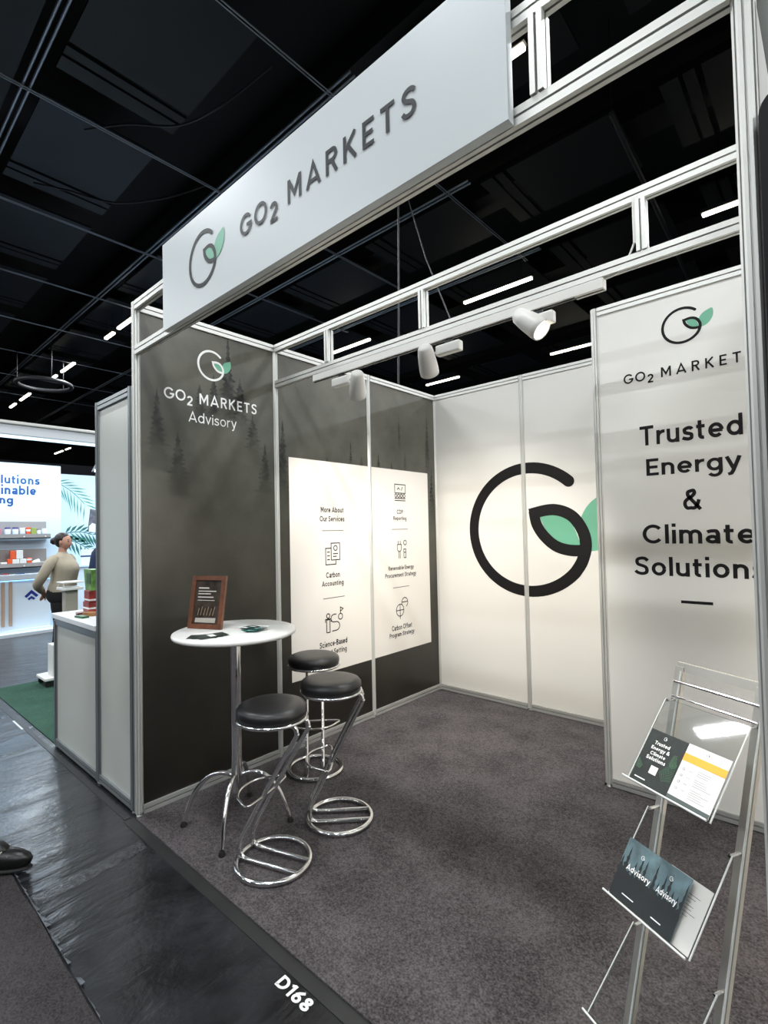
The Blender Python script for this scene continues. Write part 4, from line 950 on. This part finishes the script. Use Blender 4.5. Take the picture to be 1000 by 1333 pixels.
# ------------------------------------------------------------------ people
def loft(m, rings, n=20, cap=True):
    """horizontal elliptical rings (x, y, z, rx, ry) joined into one smooth surface"""
    vs = []; fs = []
    for x, y, z, rx_, ry_ in rings:
        for k in range(n): vs.append((x+rx_*math.cos(2*PI*k/n), y+ry_*math.sin(2*PI*k/n), z))
    for i in range(len(rings)-1):
        for k in range(n): fs.append((i*n+k, i*n+(k+1) % n, (i+1)*n+(k+1) % n, (i+1)*n+k))
    m.add(vs, fs, True)
    if cap: m.add(vs[:n], [list(range(n))[::-1]], True); m.add(vs[-n:], [list(range(n))], True)
def ellipsoid(m, c, r, n=20, k=12, f=None):
    vs = []; fs = []
    for i in range(k+1):
        th = PI*i/k
        for j in range(n):
            ph = 2*PI*j/n; v = Vector((math.sin(th)*math.cos(ph), math.sin(th)*math.sin(ph), math.cos(th)))
            p = Vector((v.x*r[0], v.y*r[1], v.z*r[2]))
            if f: p = f(v, p)
            vs.append(Vector(c)+p)
    for i in range(k):
        for j in range(n): fs.append((i*n+j, i*n+(j+1) % n, (i+1)*n+(j+1) % n, (i+1)*n+j))
    m.add(vs, fs, True)
def head_shape(v, p):
    # +x is forward
    d = Vector(p)
    if v.z < -.2: d.y *= 1-.30*(-v.z-.2); d.x *= 1-.12*(-v.z-.2)
    g = lambda z0, s, wy: math.exp(-((v.z-z0)/s)**2-(v.y/wy)**2)*(1 if v.x > 0 else 0)
    d.x += .034*g(-.24,.15,.15)+.006*g(-.55,.10,.3)+.010*g(-.88,.16,.4)-.010*g(.05,.12,.5)+.004*g(.25,.15,.6)
    return d
SKIN = mat('skin', (196,148,126), .5); HAIRM = mat('dark_brown_hair', (40,26,24), .45, noise=(60, .3))
def hand(m, base, fwd, side, down, L=.16, grip=.5, flip=1):
    """palm and five separate bent fingers, built into the body mesh"""
    f, s, d = Vector(fwd).normalized(), Vector(side).normalized(), Vector(down).normalized(); b = Vector(base)
    m.tube([b, b+f*.03, b+f*.075, b+f*.088], [.022,.034,.036,.028], 10)
    for i, ln in enumerate((.068,.078,.073,.056)):
        o = b+f*.08+s*(.027-i*.018); k1 = o+f*ln*.45+d*.012*grip; k2 = o+f*ln*.75+d*.03*grip; k3 = o+f*ln*(1-.2*grip)+d*.05*grip
        m.tube([o, k1, k2, k3], [.009,.0088,.0078,.006], 8)
    o = b+f*.03+s*.028*flip; m.tube([o, o+f*.025+s*.022*flip, o+f*.052+s*.026*flip+d*.012], [.011,.010,.007], 8)

def smooth_rings(R_, k=3): return [tuple(p) for p in smooth5(R_, k)]
def smooth5(P, k):
    out = []; n = len(P)
    for i in range(n-1):
        a, b, c, d = P[max(i-1,0)], P[i], P[i+1], P[min(i+2,n-1)]
        for j in range(k):
            t = j/k; out.append(tuple(.5*(2*b[q_]+(c[q_]-a[q_])*t+(2*a[q_]-5*b[q_]+4*c[q_]-d[q_])*t*t+(3*b[q_]-a[q_]-3*c[q_]+d[q_])*t**3) for q_ in range(5)))
    out.append(P[-1]); return out
def person(label, loc, rz, H_, top, trousers, hairm, fat=1.0, pose='back', shoes=None, stride=0, flare=.088, armx=0):
    """faces local +x; standing. Body (head, neck, arms, hands, legs) is one mesh; clothes and hair are children"""
    t = thing('person', label, 'person', loc, rz); k = H_/1.70
    body = M()
    ellipsoid(body, (.022*k,0,1.585*k), (.098*k,.078*k,.115*k), f=head_shape)
    body.tube([(-.012*k,0,1.38*k),(-.004*k,0,1.45*k),(.004*k,0,1.53*k)], [.062*k,.052*k,.05*k], 14)
    body.tube([(0,0,.86*k),(0,0,1.1*k),(-.01*k,0,1.3*k),(-.012*k,0,1.40*k)], [.08*k,.08*k,.08*k,.055*k], 16)
    for s in (-1, 1):
        if pose == 'back': A = [(-.02*k,s*.15*k,1.34*k),(-.10*k,s*.23*k*fat,1.12*k),(-.19*k,s*.20*k*fat,1.0*k),(-.24*k,s*.07*k,.88*k)]; hf = (-.35,-s*.8,-.5)
        else: A = [(0,s*.15*k,1.35*k),(armx*.4,s*.235*k*fat,1.1*k),(.03+armx*.8,s*.25*k*fat,.98*k),(.07*k+armx,s*.247*k*fat,.84*k)]; hf = (.15,0,-1)
        body.tube([Vector(a) for a in A], [.036*k,.034*k,.030*k,.024*k], 12)
        hand(body, A[-1], hf, (s*.2,0,1) if pose == 'back' else (1,0,.1), (-.3,0,-.4) if pose == 'back' else (0,-s,0), flip=1)
        fo = (stride if s < 0 else -stride*.7)*k
        Lg = [(0,s*.09*k,.88*k),(.012*k+fo*.6,s*.095*k,.48*k),(-.005*k+fo,s*.095*k,.09*k)]
        body.tube(Lg, [.055*k,.038*k,.034*k], 12)
        ellipsoid(body, (.075*k+fo,s*.10*k,.035*k), (.10*k,.035*k,.03*k), 10, 6)
        ellipsoid(body, (.022*k, s*.079*k, 1.58*k), (.020*k,.010*k,.030*k), 8, 6)
    b = body.build('body', SKIN, t)
    em = M()
    for s in (-1, 1): ellipsoid(em, (.106*k, s*.030*k, 1.592*k), (.008*k,.013*k,.007*k), 8, 6)
    em.build('eyes', mat('eye_dark', (30,22,20), .3), t)
    em = M()
    for s in (-1, 1): em.tube([(.113*k,s*.014*k,1.612*k),(.109*k,s*.030*k,1.616*k),(.099*k,s*.046*k,1.611*k)], .003*k, 6)
    em.build('eyebrows', hairm, t)
    M().tube([(.098*k,-.022*k,1.525*k),(.108*k,0,1.525*k),(.098*k,.022*k,1.525*k)], [.003*k,.0055*k,.003*k], 6).build('mouth', mat('lips', (164,86,80), .5), t)
    # blouse or jacket: lofted trunk with sleeves set in at the shoulders
    gm = M(); f = fat
    TR = [(-.012,.90,.150,.172),(-.005,.96,.152,.170),(.012,1.04,.142,.158),(.026,1.13,.148,.160),(.036,1.21,.152,.166),(.022,1.28,.136,.168),(.004,1.345,.108,.172),(-.004,1.385,.086,.152),(-.008,1.415,.066,.100),(-.008,1.445,.056,.062)]
    loft(gm, smooth_rings([(a*k, 0, z*k, rx_*k*(f if z < 1.3 else 1), ry_*k*(f if z < 1.3 else 1)) for a, z, rx_, ry_ in TR]), 24, False)
    for s in (-1, 1):
        if pose == 'back': J = [(-.005,s*.135,1.365),(-.03,s*.185*f,1.30),(-.10,s*.235*f,1.13),(-.19,s*.215*f,1.01),(-.225,s*.15,.945),(-.238,s*.095,.905)]; Rr_ = (.058,.072,.066,.060,.052,.042)
        else: J = [(0,s*.135,1.365),(armx*.1,s*.19*f,1.30),(armx*.4,s*.235*f,1.11),(.03+armx*.8,s*.25*f,.98),(.055+armx*.93,s*.248*f,.89),(.066+armx*.97,s*.247*f,.865)]; Rr_ = (.055,.068,.060,.054,.048,.045)
        gm.tube(smooth2([(a*k, b_*k, c*k) for a, b_, c in J], 3), [Rr_[min(i//3, 5)]*k*(1-(i % 3)/3)+Rr_[min(i//3+1, 5)]*k*((i % 3)/3) for i in range(16)], 14)
    gm.build('top_garment', top, t)
    tm_ = M()
    loft(tm_, smooth_rings([(a*k, 0, z*k, rx_*k*f, ry_*k*f) for a, z, rx_, ry_ in ((-.01,.98,.138,.160),(-.022,.90,.150,.172),(-.030,.83,.150,.178),(-.015,.76,.120,.165),(.0,.72,.07,.12))]), 24)
    for s in (-1, 1):
        Lq = [(-.012,s*.085,.82),(-.004,s*.09,.68),(.010,s*.096,.48),(.0,s*.098,.28),(stride if s < 0 else -stride*.6 if stride else -.008,s*.10,.055)]
        if stride: Lq = [(-.012,s*.085,.82),(stride*.3*(1 if s < 0 else -.5),s*.09,.66),(stride*.62*(1 if s < 0 else -.5),s*.096,.46),(stride*.84*(1 if s < 0 else -.6),s*.098,.25),(stride*(1 if s < 0 else -.7)-.01,s*.10,.055)]
        fl = (.098,.090,.068,.068,flare)
        tm_.tube(smooth2([(a*k, b_*k, c*k) for a, b_, c in Lq], 3), [fl[min(i//3, 4)]*k*(1-(i % 3)/3)+fl[min(i//3+1, 4)]*k*((i % 3)/3) for i in range(13)], 16)
    tm_.build('trousers', trousers, t)
    for s in (-1, 1):
        fo = (stride if s < 0 else -stride*.7)*k
        m_ = M(); ellipsoid(m_, (.075*k+fo,s*.10*k,.052*k), (.135*k,.047*k,.05*k), 16, 8, lambda v, p: Vector((p.x, p.y, max(p.z, -.042*k) if v.x > -.2 else max(p.z,-.042*k)))); ellipsoid(m_, (.02*k+fo,s*.10*k,.085*k), (.085*k,.046*k,.050*k), 14, 8); m_.build('shoe', shoes or BLK, t)
    # hair
    hm = M(); ellipsoid(hm, (-.008*k,0,1.610*k), (.112*k,.092*k,.112*k), 20, 12, lambda v, p: Vector((p.x if v.x < .55 or v.z > .45 else p.x*.80, p.y, p.z)) if v.z > -.25 or v.x < 0 else p*.75)
    hm.build('hair', hairm, t)
    return t, k, b
t, k, _ = person('woman with dark hair bun, cream blouse and black trousers, hands clasped behind her back', (-4.85,1.02,.0), math.radians(38), 1.66, mat('cream_cloth', (178,168,148), .8, bump=(30,.3,.01)), mat('black_cloth', (16,15,16), .8), HAIRM, 1.12)
m_ = M(); ellipsoid(m_, (-.125*k,0,1.60*k), (.055*k,.05*k,.052*k), 14, 10); m_.tube([(-.15*k,0,1.59*k),(-.20*k,.01,1.575*k)], [.015,.002], 6); m_.build('hair_bun', HAIRM, t)
person('person in a navy jacket half hidden behind the short pale wall', (-4.35,1.47,.0), math.radians(200), 1.80, mat('navy_cloth', (34,50,82), .8), mat('dark_trousers', (24,24,28), .8), mat('brown_hair', (60,42,32), .6), 1.1, 'down')

# person at the left edge of whom only a black shoe is in view
ST = .30; kk = 1.78/1.70
t, k, _ = person('person in black stepping in from the left edge, only one black laced shoe in view', (-.375,-.825,.008), math.radians(42), 1.78, mat('black_jacket', (22,22,24), .8), mat('black_jeans', (18,18,20), .85), mat('dark_hair', (34,26,22), .6), .9, 'down', mat('black_shoe', (16,16,17), .35), stride=ST, flare=.06, armx=-.14)
for s in (-1, 1):
    fo = (ST if s < 0 else -ST*.7)*k
    m_ = M(); ellipsoid(m_, (.075*k+fo,s*.10*k,.016), (.134*k,.048*k,.016), 16, 6); m_.build('sole', RUB, t)
    for i in range(3): M().tube([(.085+.035*i+fo, s*.105-.035, .098-.016*i), (.09+.035*i+fo, s*.105, .110-.016*i), (.085+.035*i+fo, s*.105+.035, .098-.016*i)], .004, 6).build('lace', mat('pale_lace', (190,190,186), .5), t)
